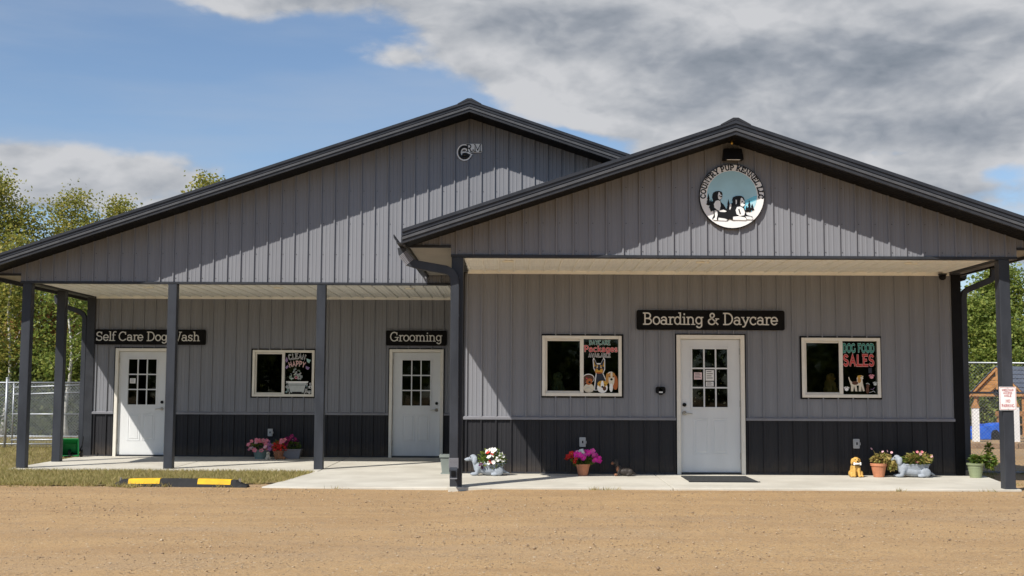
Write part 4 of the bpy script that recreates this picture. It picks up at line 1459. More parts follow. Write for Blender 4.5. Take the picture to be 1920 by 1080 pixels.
def round_sign():
    cx, cz, rad, y = 3.018, 3.975, 0.452, P2 - 0.022
    t = thing('round_sign', 'round white kennel sign with two black and white dogs on the right gable', 'sign', (cx, y, cz - rad))
    MB().prism_y(blobpts(cx, cz, rad, rad, 48), y - 0.034, y).build('rim', 'paint_black', t, True)
    MB().prism_y(blobpts(cx, cz, rad - 0.012, rad - 0.012, 48), y - 0.038, y - 0.0345).build('face', 'paint_white', t, True)
    f = y - 0.0385
    inner = blobpts(cx, cz + 0.005, 0.345, 0.345, 48)
    sky = [p for p in inner if p[1] > cz - 0.215]
    flat(t, sorted(sky, key=lambda p: math.atan2(p[1] - cz, p[0] - cx)), f, 'logo_blue', 0.001, 'picture_sky')
    flat(t, P(cx, cz, 1, [(0.02, -0.20), (0.335, -0.05), (0.348, 0.01), (0.30, 0.00), (0.18, -0.06), (0.08, -0.12)][::-1]), f - 0.0015, 'logo_cyan', 0.001, 'picture_hill')
    flat(t, P(cx, cz, 1, [(0.02, -0.205), (0.10, -0.10), (0.20, -0.14), (0.28, -0.17), (0.27, -0.215)]), f - 0.003, 'logo_cyan', 0.001, 'picture_hill')
    for x, z0, h in ((-0.325, -0.13, 0.17), (-0.29, -0.17, 0.13), (-0.05, -0.20, 0.16), (-0.02, -0.21, 0.10), (0.235, -0.22, 0.17), (0.20, -0.22, 0.09), (0.275, -0.20, 0.10)):
        pts = [(-0.006, 0), (-0.03, 0.012), (-0.016, 0.25 * h + 0.01), (-0.026, 0.26 * h), (-0.011, 0.5 * h), (-0.018, 0.52 * h), (0, h),
               (0.018, 0.52 * h), (0.011, 0.5 * h), (0.026, 0.26 * h), (0.016, 0.25 * h + 0.01), (0.03, 0.012), (0.006, 0)]
        flat(t, P(cx + x, cz + z0, 1, pts[::-1]), f - 0.0045, 'paint_black', 0.001, 'picture_pine')
    g = f - 0.006
    q = 0.452 / 285
    D = lambda pts: [(cx + (x - 515) * q, cz + (705 - y) * q) for x, y in pts]
    # sitting dog on the left: dark coat, pale blaze, chest and forelegs
    flat(t, D([(345, 693), (352, 676), (372, 664), (402, 660), (426, 668), (433, 690), (428, 722), (412, 742), (420, 760), (440, 778), (462, 815), (492, 822), (500, 850),
               (498, 900), (470, 922), (352, 918), (340, 905), (356, 870), (352, 832), (330, 842), (316, 800), (332, 762), (350, 745), (342, 720)]), g, 'paint_black', 0.0012, 'picture_dog')
    for w_ in ([(398, 672), (408, 671), (414, 690), (428, 700), (426, 722), (408, 738), (395, 728), (392, 702)], [(372, 748), (392, 742), (412, 748), (416, 790), (404, 832), (384, 826), (360, 806), (356, 775)],
               [(362, 830), (384, 834), (388, 870), (380, 902), (384, 916), (350, 916), (350, 906), (366, 890)], [(395, 832), (440, 824), (468, 838), (452, 845), (408, 842)],
               [(396, 894), (450, 902), (474, 912), (462, 921), (392, 918)]):
        flat(t, D(w_), g - 0.0015, 'paint_white', 0.001, 'picture_dog_patch')
    # lying dog on the right
    flat(t, D([(480, 780), (508, 770), (520, 760), (514, 738), (522, 716), (548, 704), (588, 702), (612, 712), (622, 732), (628, 770), (616, 796), (626, 830), (640, 868),
               (690, 884), (690, 908), (520, 916), (488, 905), (478, 850)]), g - 0.003, 'paint_black', 0.0012, 'picture_dog')
    for w_ in ([(590, 722), (602, 720), (612, 738), (626, 756), (624, 784), (606, 798), (588, 788), (584, 760)], [(556, 800), (588, 796), (612, 812), (626, 846), (618, 872), (580, 880), (552, 862), (544, 828)],
               [(522, 886), (570, 880), (622, 890), (640, 904), (630, 915), (520, 913)], [(628, 882), (672, 884), (692, 896), (686, 910), (644, 908)], [(496, 772), (508, 778), (504, 810), (492, 826), (490, 796)],
               [(545, 735), (556, 740), (554, 772), (546, 778)]):
        flat(t, D(w_), g - 0.0045, 'paint_white', 0.001, 'picture_dog_patch')
    for w_ in ([(596, 752), (606, 748), (608, 756), (598, 760)], [(612, 762), (626, 760), (624, 772), (612, 774)], [(566, 820), (576, 816), (590, 860), (580, 866)], [(398, 702), (406, 698), (408, 706), (400, 710)], [(412, 704), (428, 704), (424, 716), (412, 716)]):
        flat(t, D(w_), g - 0.006, 'paint_black', 0.001, 'picture_dog_mark')
    # lettering round the upper rim
    s = 'COUNTRY PUP KENNEL LLC'
    h, sp = 0.064, 0.10
    tw = text_width(s, sp)
    a_tot = R(190)
    a = math.pi / 2 + a_tot / 2
    rb = 0.366
    for ch in s:
        adv = GL[ch][0] + sp
        am = a - a_tot * (adv / 2) / tw
        if GL[ch][1]:
            mb = MB()

            def tf(u, v, am=am, ch=ch):
                lx = (u - GL[ch][0] / 2) * (a_tot * rb * 1.06 / tw)
                rr_ = rb + v * h
                return cx + math.cos(am) * rr_ + math.sin(am) * lx, cz + math.sin(am) * rr_ - math.cos(am) * lx
            letter(mb, ch, 0.25, f, 0.002, tf)
            mb.build('letter', 'paint_black', t, True)
        a -= a_tot * adv / tw


round_sign()


def emblem():
    y = P1 - 0.022
    t = thing('builder_emblem', 'small black swirl emblem with the letters R and M on the left gable', 'emblem', (-0.73, y, 5.24))
    cx, cz = -0.832, 5.398
    idt = lambda a, b: (a, b)
    sw = arc(cx, cz, 0.086, 0.100, 60, 330, 22) + [(cx + 0.03, cz - 0.028), (cx - 0.015, cz - 0.03)]
    mb = MB()
    ribbon(mb, sw, 0.090, y - 0.010, y, idt)
    mb.build('swirl_outline', 'paint_white', t, True)
    rounded_board(MB(), -0.805, -0.530, 5.398, 5.548, y - 0.0125, y - 0.0105, 0.012).build('letter_plate', 'paint_white', t, True)
    mb = MB()
    ribbon(mb, sw, 0.046, y - 0.016, y - 0.013, idt)
    mb.build('swirl', 'paint_black', t, True)
    for ch, x, h, z in (('R', -0.795, 0.118, 5.414), ('&', -0.694, 0.036, 5.416), ('M', -0.662, 0.118, 5.414)):
        mb = MB()
        letter(mb, ch, 0.15, y - 0.0165, 0.002, lambda a, b, x=x, h=h, z=z: (x + a * h * 0.92, z + b * h))
        mb.build('letter', 'paint_black', t, True)


emblem()

# ------------------------------------------------------------------ paintings on the window glass
for nm, c in (('teal', (0.03, 0.22, 0.17)), ('rose', (0.60, 0.06, 0.09)), ('red', (0.50, 0.06, 0.05)), ('pale_teal', (0.38, 0.58, 0.55)), ('pink', (0.66, 0.28, 0.33)),
              ('tan', (0.50, 0.25, 0.07)), ('brown', (0.11, 0.05, 0.03)), ('orange', (0.42, 0.13, 0.04)), ('gold', (0.62, 0.36, 0.06)), ('cream', (0.70, 0.64, 0.52)),
              ('lilac', (0.28, 0.20, 0.36)), ('mint', (0.40, 0.60, 0.42)), ('chalk', (0.50, 0.53, 0.52)), ('dusk', (0.03, 0.035, 0.05)), ('blush', (0.74, 0.40, 0.38))):
    mat('paint_' + nm, c, 0.55, var=0.06, vscale=14)


class Art:
    """painted shapes on one pane; u, v run 0..1 over the pane"""
    def __init__(self, g, label):
        self.x0, self.x1, self.z0, self.z1, self.y = g
        self.w, self.h = self.x1 - self.x0, self.z1 - self.z0
        self.t = thing('window_painting', label, 'window art', ((self.x0 + self.x1) / 2, self.y, self.z0), group='paintings on the window panes')
        self.k = 0

    def tf(self, u, v):
        return self.x0 + u * self.w, self.z0 + v * self.h

    def lay(self):
        self.k += 1
        return self.y - 0.0006 * self.k

    def shape(self, pts, m, name='painted_shape'):
        return flat(self.t, [self.tf(u, v) for u, v in pts], self.lay(), 'paint_' + m, 0.0005, name)

    def blob(self, u, v, ru, rv, m, a=0.0, name='painted_shape', n=16):
        return self.shape(blobpts(u, v, ru, rv, n, a), m, name)

    def line(self, pts, w, m, name='painted_line'):
        mb = MB()
        y = self.lay()
        ribbon(mb, [self.tf(u, v) for u, v in pts], w, y - 0.0005, y, lambda a, b: (a, b))
        return mb.build(name, 'paint_' + m, self.t, True)

    def text(self, s, u, v, hv, wu, m, outline, w=0.16, ow=0.16, arch=0.0, serif=False):
        x, z = self.tf(u, v)
        y = self.lay()
        self.k += 3
        text_line(self.t, s, x, z, hv * self.h, y, 'paint_' + m, w=w, dep=0.0016, width=wu * self.w, sp=0.12, outline='paint_' + outline, ow=ow, arch=arch, serif=serif)

    def paw(self, u, v, r, m):
        q = self.h / self.w
        self.blob(u, v, r * q, r * 0.8, m, name='painted_paw')
        for du in (-1.1, -0.4, 0.4, 1.1):
            self.blob(u + du * r * q, v + r * (1.25 - 0.35 * abs(du)), r * 0.30 * q, r * 0.42, m, name='painted_paw')


def art_daycare():
    A = Art(gR1, 'window painting reading DAYCARE Packages AVAILABLE above four painted dogs')
    # prick-eared dog
    A.shape([(.27, .62), (.30, .66), (.38, .55), (.50, .55), (.58, .66), (.62, .62), (.62, .44), (.57, .36), (.66, .24), (.66, .05), (.30, .05), (.33, .24), (.36, .36), (.29, .46)][::-1], 'white')
    A.shape([(.29, .61), (.31, .63), (.39, .53), (.49, .53), (.57, .63), (.60, .61), (.60, .45), (.55, .36), (.63, .24), (.63, .06), (.33, .06), (.36, .24), (.38, .36), (.31, .46)][::-1], 'dusk')
    for s in (-1, 1):
        A.shape([(.45 + s * .10, .50), (.45 + s * .145, .60), (.45 + s * .135, .48)] if s < 0 else [(.45 + s * .10, .50), (.45 + s * .135, .48), (.45 + s * .145, .60)], 'gold')
        A.blob(.45 + s * .05, .50, .025, .014, 'gold')
        A.blob(.45 + s * .055, .475, .02, .010, 'cream')
        A.blob(.45 + s * .07, .41, .05, .045, 'tan')
    A.blob(.45, .405, .085, .035, 'gold')
    A.blob(.45, .375, .075, .018, 'orange')
    A.blob(.45, .435, .035, .02, 'black')
    # brown puppy
    A.blob(.15, .27, .17, .085, 'white')
    A.blob(.15, .265, .155, .076, 'brown')
    A.blob(.03, .22, .045, .07, 'brown')
    A.blob(.16, .09, .15, .085, 'cream')
    A.blob(.17, .21, .09, .06, 'orange', 0.2)
    A.blob(.18, .20, .035, .02, 'black')
    A.blob(.10, .27, .02, .014, 'rose')
    A.line([(.04, .07), (.14, .11), (.26, .06)], .006, 'chalk')
    # basset
    A.blob(.78, .30, .13, .095, 'white')
    A.blob(.90, .20, .085, .14, 'orange', 0.15)
    A.blob(.685, .27, .05, .10, 'tan')
    A.blob(.80, .25, .085, .13, 'cream')
    A.blob(.80, .335, .10, .05, 'tan')
    A.blob(.80, .33, .03, .07, 'cream')
    A.blob(.79, .10, .05, .08, 'white')
    A.blob(.80, .255, .035, .022, 'black')
    A.blob(.745, .30, .016, .011, 'black')
    A.blob(.855, .30, .016, .011, 'black')
    # yellow and white pup
    A.blob(.54, .10, .15, .10, 'white')
    A.blob(.54, .17, .14, .06, 'gold')
    A.blob(.54, .14, .045, .09, 'white')
    A.blob(.60, .085, .05, .04, 'brown')
    A.blob(.54, .115, .03, .02, 'black')
    A.blob(.47, .155, .016, .011, 'black')
    A.blob(.61, .155, .016, .011, 'black')
    A.text('DAYCARE', .47, .895, .075, .60, 'teal', 'white', w=.20, ow=.11)
    A.text('Packages', .50, .765, .105, .95, 'rose', 'cream', w=.17, ow=.09)
    A.text('AVAILABLE', .46, .665, .060, .62, 'black', 'white', w=.17, ow=.18)


def art_food():
    A = Art(gR2, 'window painting reading DOG FOOD SALES above a painted standing beagle')
    A.text('DOG FOOD', .48, .795, .145, .90, 'teal', 'pale_teal', w=.20, ow=.09)
    A.text('SALES', .48, .545, .190, .88, 'red', 'blush', w=.19, ow=.08)
    # standing dog
    A.shape([(.24, .06), (.30, .06), (.33, .16), (.36, .06), (.42, .06), (.40, .17), (.47, .17), (.46, .06), (.53, .06), (.545, .16), (.58, .06), (.63, .07), (.585, .20), (.57, .28),
             (.60, .30), (.60, .345), (.54, .36), (.44, .35), (.41, .30), (.42, .25), (.27, .235), (.22, .27), (.19, .33), (.17, .32), (.20, .24), (.24, .17)], 'cream')
    A.blob(.36, .215, .09, .035, 'brown')
    A.blob(.48, .27, .05, .055, 'tan')
    A.blob(.50, .33, .075, .03, 'gold')
    A.blob(.555, .315, .045, .024, 'cream')
    A.blob(.595, .322, .014, .010, 'black')
    A.blob(.535, .335, .010, .008, 'black')
    # sitting cat, just outlines
    A.blob(.71, .08, .05, .06, 'brown')
    A.blob(.72, .16, .045, .035, 'brown')
    A.line([(.67, .20), (.72, .215), (.77, .19)], .008, 'chalk')
    A.line([(.76, .04), (.82, .05), (.88, .07), (.93, .04)], .007, 'chalk')
    A.line([(.80, .10), (.86, .10), (.91, .13)], .006, 'lilac')
    A.paw(.11, .095, .036, 'white')
    A.paw(.83, .325, .036, 'pink')
    A.paw(.93, .195, .032, 'chalk')
    A.shape([(.74, .40), (.84, .40), (.84, .50), (.74, .50)], 'dusk')


def art_clean():
    A = Art(gL, 'window painting reading CLEAN HAPPY above a dog in a bathtub')
    # fluffy dog
    rr = random.Random(3)
    for i in range(46):
        a = rr.uniform(0.0, 3.14)
        q = rr.uniform(.25, 1.0)
        u, v = .44 + .24 * q * math.cos(a), .36 + .26 * q * math.sin(a)
        A.line([(u + .035 * math.cos(t), v + .022 * math.sin(t)) for t in [rr.uniform(0, 6) + k * .7 for k in range(5)]], .0075, rr.choice(['chalk', 'chalk', 'mint', 'white']))
    A.blob(.43, .40, .055, .035, 'pink')
    A.blob(.43, .405, .026, .016, 'black')
    A.blob(.36, .47, .016, .011, 'white')
    A.blob(.50, .47, .016, .011, 'white')
    # tub
    A.shape([(.22, .07), (.28, .03), (.66, .03), (.72, .07), (.80, .27), (.14, .27)], 'chalk')
    A.shape([(.30, .025), (.64, .025), (.66, .06), (.28, .06)], 'black')
    A.shape([(.08, .27), (.86, .27), (.88, .31), (.06, .31)], 'white')
    A.line([(.19, .22), (.75, .22)], .008, 'dusk')
    A.line([(.22, .06), (.19, .01)], .014, 'chalk')
    A.line([(.72, .06), (.75, .01)], .014, 'chalk')
    for i in range(22):
        u = rr.choice([rr.uniform(.02, .16), rr.uniform(.80, .97)])
        v, r = rr.uniform(.03, .28), rr.uniform(.018, .045)
        A.line(arc(u, v, r, r * .62, 0, 360, 10), .007, rr.choice(['chalk', 'white', 'pale_teal']), 'painted_bubble')
    A.shape([(.02, .80), (.08, .90), (.13, .80), (.08, .76)], 'lilac')
    A.shape([(.80, .86), (.96, .82), (.90, .74), (.82, .78)], 'pale_teal')
    A.shape([(.03, .64), (.12, .70), (.16, .66), (.08, .60)], 'lilac')
    A.shape([(.78, .68), (.93, .64), (.86, .58), (.78, .62)], 'lilac')
    A.text('CLEAN', .46, .855, .115, .62, 'dusk', 'white', w=.12, ow=.14, arch=.03)
    A.text('HAPPY', .46, .675, .115, .60, 'pink', 'cream', w=.12, ow=.12, arch=.03)


art_daycare()
art_food()
art_clean()

# ------------------------------------------------------------------ small fixtures
def outlet(x, z, Y, label):
    t = thing('outlet_cover', label, 'outlet', (x, Y - 0.02, z - 0.07), group='weatherproof outlet covers on the wainscot')
    rounded_board(MB(), -0.048, 0.048, 0, 0.145, -0.030, 0.0, 0.012).build('cover', 'outlet_grey', t, bevel=0.004)
    rounded_board(MB(), -0.032, 0.028, 0.03, 0.118, -0.046, -0.0305, 0.01).build('flap', 'outlet_grey', t, bevel=0.005)
    MB().box(-0.010, 0.012, -0.0475, -0.0465, 0.055, 0.095).build('socket', 'black_trim', t)
    MB().box(0.049, 0.060, -0.03, -0.005, 0.05, 0.09).build('hinge', 'outlet_grey', t)


outlet(-4.735, 0.475, W1 - 0.012, 'grey outlet cover above the flower tubs on the left porch')
outlet(1.09, 0.522, W2 - 0.012, 'grey outlet cover behind the pot of bright pink petunias')
outlet(5.28, 0.517, W2 - 0.012, 'grey outlet cover between the sitting dog statue and the wilted pot')

t = thing('doorbell', 'small black doorbell camera left of the boarding door', 'doorbell', (2.29, W2 - 0.018, 1.25))
rounded_board(MB(), -0.075, 0.075, 0.02, 0.125, -0.035, 0.0, 0.03).build('body', 'black_trim', t, bevel=0.006)
MB().tube([(0, -0.0355, 0.085), (0, -0.042, 0.085)], 0.026, 16).build('lens', 'glass', t)
MB().box(-0.025, 0.03, -0.040, -0.0355, 0.03, 0.05).build('button', 'paint_white', t)
MB().tube([(0, -0.030, 0.0), (0, -0.030, 0.02)], 0.03, 14).build('mount', 'black_trim', t)

mat('brass', (0.55, 0.38, 0.10), 0.35, metal=0.8)
t = thing('flood_light', 'black flood light box with a bare bulb above it at the right gable peak', 'light', (3.03, P2 - 0.022, 4.47))
MB().hexa([(-0.14, -0.14, 0.0), (0.14, -0.14, 0.0), (0.14, 0, -0.0), (-0.14, 0, -0.0), (-0.12, -0.10, 0.16), (0.12, -0.10, 0.16), (0.12, 0, 0.16), (-0.12, 0, 0.16)]).build('housing', 'black_trim', t, bevel=0.008)
MB().box(-0.09, 0.09, -0.135, -0.10, -0.006, -0.001).build('diffuser', 'paint_white', t)
MB().tube([(-0.02, -0.12, 0.30), (-0.02, -0.12, 0.265)], 0.016, 10).build('bulb_socket', 'black_trim', t)
MB().ell((-0.02, -0.12, 0.236), (0.020, 0.020, 0.032), 12, 8).build('bulb', 'brass', t, smooth=True)
MB().tube([(-0.02, 0, 0.29), (-0.02, -0.12, 0.29)], 0.010, 8).build('bracket', 'black_trim', t)

t = thing('security_camera', 'small dark dome camera under the porch ceiling at the right corner', 'camera', (6.66, W2 - 0.06, 3.075))
MB().lathe([(0.02, -0.035), (0.045, -0.02), (0.055, 0.01), (0.055, 0.04)], (0, 0, 0), 16).build('dome', 'black_trim', t, smooth=True)
MB().lathe([(0.065, 0.041), (0.065, 0.0615)], (0, 0, 0), 16).build('base', 'charcoal_trim', t)
t = thing('eave_speaker', 'small black box hung under the right eave beyond the right post', 'speaker', (7.13, P2 + 1.3, 3.13))
MB().box(-0.06, 0.06, -0.05, 0.05, 0.0, 0.10).build('body', 'black_trim', t, bevel=0.01)
MB().box(-0.02, 0.02, -0.02, 0.02, 0.101, 0.136).build('bracket', 'black_trim', t)

t = thing('access_sign', 'white no parking sign with red lettering on the right porch post', 'sign', (6.735, P2 - 0.03, 1.065))
MB().box(-0.115, 0.115, -0.010, -0.006, 0, 0.315).build('plate', 'paint_white', t)
mat('sign_red', (0.45, 0.05, 0.06), 0.5)
rect_ring(MB(), -0.107, 0.107, 0.008, 0.307, 0.004, -0.0115, -0.0105).build('border', 'sign_red', t)
for s, z, h, w in (('WHEELCHAIR', .258, .026, .16), ('ACCESS', .220, .026, .12), ('AISLE', .182, .026, .10), ('NO', .105, .036, .06), ('PARKING', .042, .036, .17)):
    tw = text_width(s, 0.1)
    x = -w / 2
    for ch in s:
        mb = MB()
        letter(mb, ch, 0.2, -0.0105, 0.001, lambda a, b, x=x, z=z, h=h, w=w, tw=tw: (x + a * w / tw, z + b * h), False)
        mb.build('letter', 'sign_red', t)
        x += (GL[ch][0] + 0.1) * w / tw
for x, z in ((0, .30), (0, .015)):
    MB().tube([(x, -0.0145, z), (x, -0.0105, z)], 0.006, 8).build('screw', 'steel', t)

t = thing('doormat', 'flat dark grey doormat in front of the boarding door', 'mat', (3.10, 18.15, 0.028))
mat('mat_grey', (0.045, 0.047, 0.048), 0.95, var=0.3, vscale=30, bump=0.5, bscale=150)
MB().hexa([(-0.56, -0.55, -0.006), (0.42, -0.55, -0.006), (0.42, 0.40, 0.008), (-0.56, 0.40, 0.008), (-0.55, -0.54, 0.004), (0.41, -0.54, 0.004), (0.41, 0.39, 0.018), (-0.55, 0.39, 0.018)]).build('pile', 'mat_grey', t)
rect_ring(MB(), -0.575, 0.435, -0.565, 0.415, 0.014, 0, 1)
MB().hexa([(-0.58, -0.575, -0.008), (0.44, -0.575, -0.008), (0.44, -0.551, -0.008), (-0.58, -0.551, -0.008), (-0.575, -0.57, 0.003), (0.435, -0.57, 0.003), (0.435, -0.551, 0.003), (-0.575, -0.551, 0.003)]).build('rubber_edge', 'rubber', t)

# rubber parking stop with yellow bands, lying a little bowed at the gravel edge
t = thing('parking_stop', 'low black rubber parking stop with two yellow bands at the grass edge', 'parking stop', (-4.66, 17.45, -0.075), R(-3))
def stop_seg(x0, x1, n, m, nm, grow=0.0):
    mb = MB()
    prof = [(-0.095, 0), (-0.062, 0.085), (-0.045, 0.10), (0.045, 0.10), (0.062, 0.085), (0.095, 0)]
    if grow:
        prof = [(-0.081, 0.036), (-0.062, 0.085), (-0.045, 0.10), (0.045, 0.10), (0.062, 0.085), (0.081, 0.036)]
    secs = []
    for i in range(n + 1):
        x = x0 + (x1 - x0) * i / n
        e = min(1.0, (0.97 - abs(x)) / 0.14)
        bow = 0.020 * (1 - (x / 0.97) ** 2)
        secs.append([(x, y * (1 + grow) , z * max(0.35, e) * (1 + grow) + bow * (0.4 + z * 6) ) for y, z in prof])
    b = len(mb.v)
    for s in secs:
        mb.v += s
    k = len(prof)
    for i in range(n):
        for j in range(k):
            j2 = (j + 1) % k
            mb.f.append((b + i * k + j, b + (i + 1) * k + j, b + (i + 1) * k + j2, b + i * k + j2))
            mb.mi.append(0)
    mb.f.append(tuple(b + j for j in range(k)))
    mb.f.append(tuple(b + n * k + j for j in range(k - 1, -1, -1)))
    mb.mi += [0, 0]
    return mb.build(nm, m, t)
stop_seg(-0.97, 0.97, 24, 'rubber', 'body')
stop_seg(-0.72, -0.27, 6, 'road_yellow', 'yellow_band', 0.03)
stop_seg(0.27, 0.74, 6, 'road_yellow', 'yellow_band', 0.03)
for x in (-0.85, 0.0, 0.85):
    MB().tube([(x, 0, 0.07), (x, 0, 0.126)], 0.018, 10).build('bolt', 'steel', t)

# ------------------------------------------------------------------ plants and figures
for nm, c in (('white', (0.80, 0.79, 0.76)), ('red', (0.55, 0.025, 0.02)), ('magenta', (0.72, 0.03, 0.36)), ('hot_pink', (0.75, 0.10, 0.42)), ('rose', (0.72, 0.22, 0.28)),
              ('wine', (0.30, 0.01, 0.10)), ('lilac', (0.55, 0.24, 0.50)), ('plum', (0.07, 0.01, 0.06)), ('blush', (0.70, 0.42, 0.46))):
    mat('bloom_' + nm, c, 0.6, var=0.1, vscale=40)
mat('bloom_eye', (0.45, 0.40, 0.12), 0.7)
BLOOMS = {}


def bloom_mesh(c):
    if c in BLOOMS:
        return BLOOMS[c]
    mb = MB()
    n = 10
    ring = []
    for k in range(n):
        a = 2 * math.pi * k / n
        r = 1.0 if k % 2 == 0 else 0.74
        ring.append((r * math.cos(a), r * math.sin(a), 0.12 if k % 2 == 0 else 0.02))
    for k in range(n):
        mb.poly([(0, 0, -0.35), ring[k], ring[(k + 1) % n]])
    for k in range(5):
        a = 2 * math.pi * k / 5
        b = 2 * math.pi * (k + 1) / 5
        mb.poly([(0, 0, -0.15), (0.16 * math.cos(a), 0.16 * math.sin(a), -0.2), (0.16 * math.cos(b), 0.16 * math.sin(b), -0.2)], 1)
    BLOOMS[c] = mb.mesh('bloom', ['bloom_' + c, 'bloom_eye'])
    return BLOOMS[c]


def add_bloom(parent, p, r, c, rnd):
    o = link('bloom', bloom_mesh(c), parent, False, p)
    o.scale = (r, r, r)
    d = Vector((rnd.uniform(-0.6, 0.6), rnd.uniform(-1.3, -0.3), rnd.uniform(0.15, 0.9)))
    o.rotation_euler = d.to_track_quat('Z', 'Y').to_euler()
    return o


def leaf_mesh(name, pts, size, m, seed=0, droop=0.0, aspect=0.55, n_leaf=None):
    """pts (n,3): leaves as folded diamonds with random turn"""
    rg = np.random.default_rng(seed)
    n = len(pts)
    d = rg.normal(size=(n, 3))
    d[:, 2] = d[:, 2] * 0.6 - droop
    d /= np.linalg.norm(d, axis=1)[:, None]
    u = rg.normal(size=(n, 3))
    s = np.cross(d, u)
    s /= np.linalg.norm(s, axis=1)[:, None]
    L = size * rg.uniform(0.6, 1.3, n)[:, None]
    V = np.empty((n, 4, 3))
    V[:, 0] = pts - d * L * 0.5
    V[:, 1] = pts + s * L * aspect * 0.5
    V[:, 2] = pts + d * L * 0.5
    V[:, 3] = pts - s * L * aspect * 0.5
    return np_mesh(name, V.reshape(-1, 3), np.arange(n * 4).reshape(-1, 4), m)


def foliage(parent, c, r, n, size, m, seed, droop=0.0, name='foliage'):
    rg = np.random.default_rng(seed)
    p = rg.normal(size=(n, 3))
    p /= np.linalg.norm(p, axis=1)[:, None]
    p *= rg.uniform(0.2, 1, n)[:, None] ** 0.5
    p = p * np.array(r) + np.array(c)
    return link(name, leaf_mesh(name, p, size, m, seed, droop), parent)


def stems(parent, base, tips, r, m='plant_leaf'):
    for tp in tips:
        b = Vector(base)
        e = Vector(tp)
        mid = b.lerp(e, 0.5) + Vector((0, 0, 0.03))
        MB().tube([b, mid, e], [r, r * 0.8, r * 0.5], 5).build('stem', m, parent)


def round_pot(parent, rb, rt, h, m):
    MB().lathe([(rb * 0.96, 0), (rb, 0.006), (rt * 0.96, h * 0.80), (rt * 1.06, h * 0.81), (rt * 1.09, h * 0.99), (rt * 1.04, h), (rt * 0.95, h - 0.006), (rt * 0.90, h * 0.86)], (0, 0, 0), 24).build('pot', m, parent, smooth=False, bevel=0)
    MB().lathe([(rt * 0.91, h * 0.84), (rt * 0.5, h * 0.90), (rt * 0.1, h * 0.92)], (0, 0, 0), 16).build('soil', 'soil', parent)


def blooms_in(parent, c, r, cols, n, size, seed):
    rnd = random.Random(seed)
    for i in range(n):
        a, e = rnd.uniform(-math.pi, 0.2), rnd.uniform(-0.3, 1.45)
        q = rnd.uniform(0.72, 1.02)
        p = (c[0] + r[0] * q * math.cos(a) * math.cos(e), c[1] + r[1] * q * math.sin(a) * math.cos(e), c[2] + r[2] * q * math.sin(e))
        col = cols(p, rnd) if callable(cols) else rnd.choice(cols)
        add_bloom(parent, p, size * rnd.uniform(0.75, 1.15), col, rnd)


Yp, Zp = 18.62, 0.0345
# terracotta pot with pink petunias
t = thing('flower_pot', 'terracotta pot of bright pink, red and white petunias', 'flower pot', (1.08, Yp, Zp))
round_pot(t, 0.072, 0.102, 0.175, 'terracotta')
foliage(t, (0, 0, 0.23), (0.20, 0.13, 0.09), 420, 0.05, 'plant_leaf', 21)
blooms_in(t, (0, 0, 0.24), (0.255, 0.15, 0.16), lambda p, r: 'red' if p[0] < -0.11 else ('white' if abs(p[0] + 0.03) < 0.06 and p[2] > 0.33 else r.choice(['magenta', 'hot_pink', 'magenta'])), 46, 0.044, 5)

# terracotta pot with wilted plants
t = thing('flower_pot', 'terracotta pot with drooping wilted yellow plants', 'flower pot', (5.53, Yp, Zp))
round_pot(t, 0.078, 0.115, 0.205, 'terracotta')
foliage(t, (0.04, 0, 0.27), (0.16, 0.12, 0.10), 300, 0.055, 'wilted_leaf', 31, 0.5)
foliage(t, (0.19, -0.02, 0.19), (0.08, 0.08, 0.10), 200, 0.06, 'wilted_leaf', 32, 1.2)
stems(t, (0, 0, 0.18), [(-0.07, 0.02, 0.40), (0.05, 0, 0.37), (0.12, -0.02, 0.36), (0.2, -0.02, 0.3), (-0.02, -0.03, 0.33)], 0.005, 'wilted_leaf')
for i, p in enumerate(((-0.10, 0.01, 0.42), (0.05, -0.05, 0.38), (0.12, -0.05, 0.39), (0.18, -0.06, 0.37))):
    add_bloom(t, p, 0.022, 'blush', random.Random(i))

# green pot with a leafy plant trailing to the right
mat('pot_green', (0.25, 0.29, 0.17), 0.55, var=0.1)
t = thing('flower_pot', 'pale green plastic pot with a leafy plant trailing to its right', 'flower pot', (6.98, 18.60, Zp))
MB().lathe([(0.085, 0), (0.115, 0.185), (0.128, 0.186), (0.132, 0.215), (0.124, 0.215), (0.108, 0.18)], (0, 0, 0), 24).build('pot', 'pot_green', t)
MB().lathe([(0.108, 0.18), (0.05, 0.195), (0.01, 0.197)], (0, 0, 0), 16).build('soil', 'soil', t)
for k in range(3):
    MB().lathe([(0.0905 + 0.009 * k, 0.04 + 0.05 * k), (0.094 + 0.009 * k, 0.045 + 0.05 * k), (0.0925 + 0.009 * k, 0.052 + 0.05 * k)], (0, 0, 0), 24).build('ridge', 'pot_green', t)
foliage(t, (0.03, 0, 0.27), (0.13, 0.10, 0.08), 150, 0.075, 'plant_leaf', 41, 0.1)
foliage(t, (0.22, 0, 0.24), (0.10, 0.09, 0.12), 150, 0.08, 'plant_leaf', 42, 0.3)
foliage(t, (0.23, 0.05, 0.42), (0.06, 0.05, 0.10), 60, 0.065, 'plant_leaf', 43)
stems(t, (0, 0, 0.18), [(0.10, 0, 0.33), (0.22, 0.04, 0.50), (0.26, 0, 0.2), (-0.08, 0, 0.3)], 0.006)


def remeshed(mb, name, m, parent, vox=0.007):
    o = mb.build(name, m, parent, smooth=True)
    r = o.modifiers.new('remesh', 'REMESH')
    r.mode = 'VOXEL'
    r.voxel_size = vox
    r.use_smooth_shade = True
    s = o.modifiers.new('smooth', 'SMOOTH')
    s.iterations = 3
    s.factor = 0.5
    return o


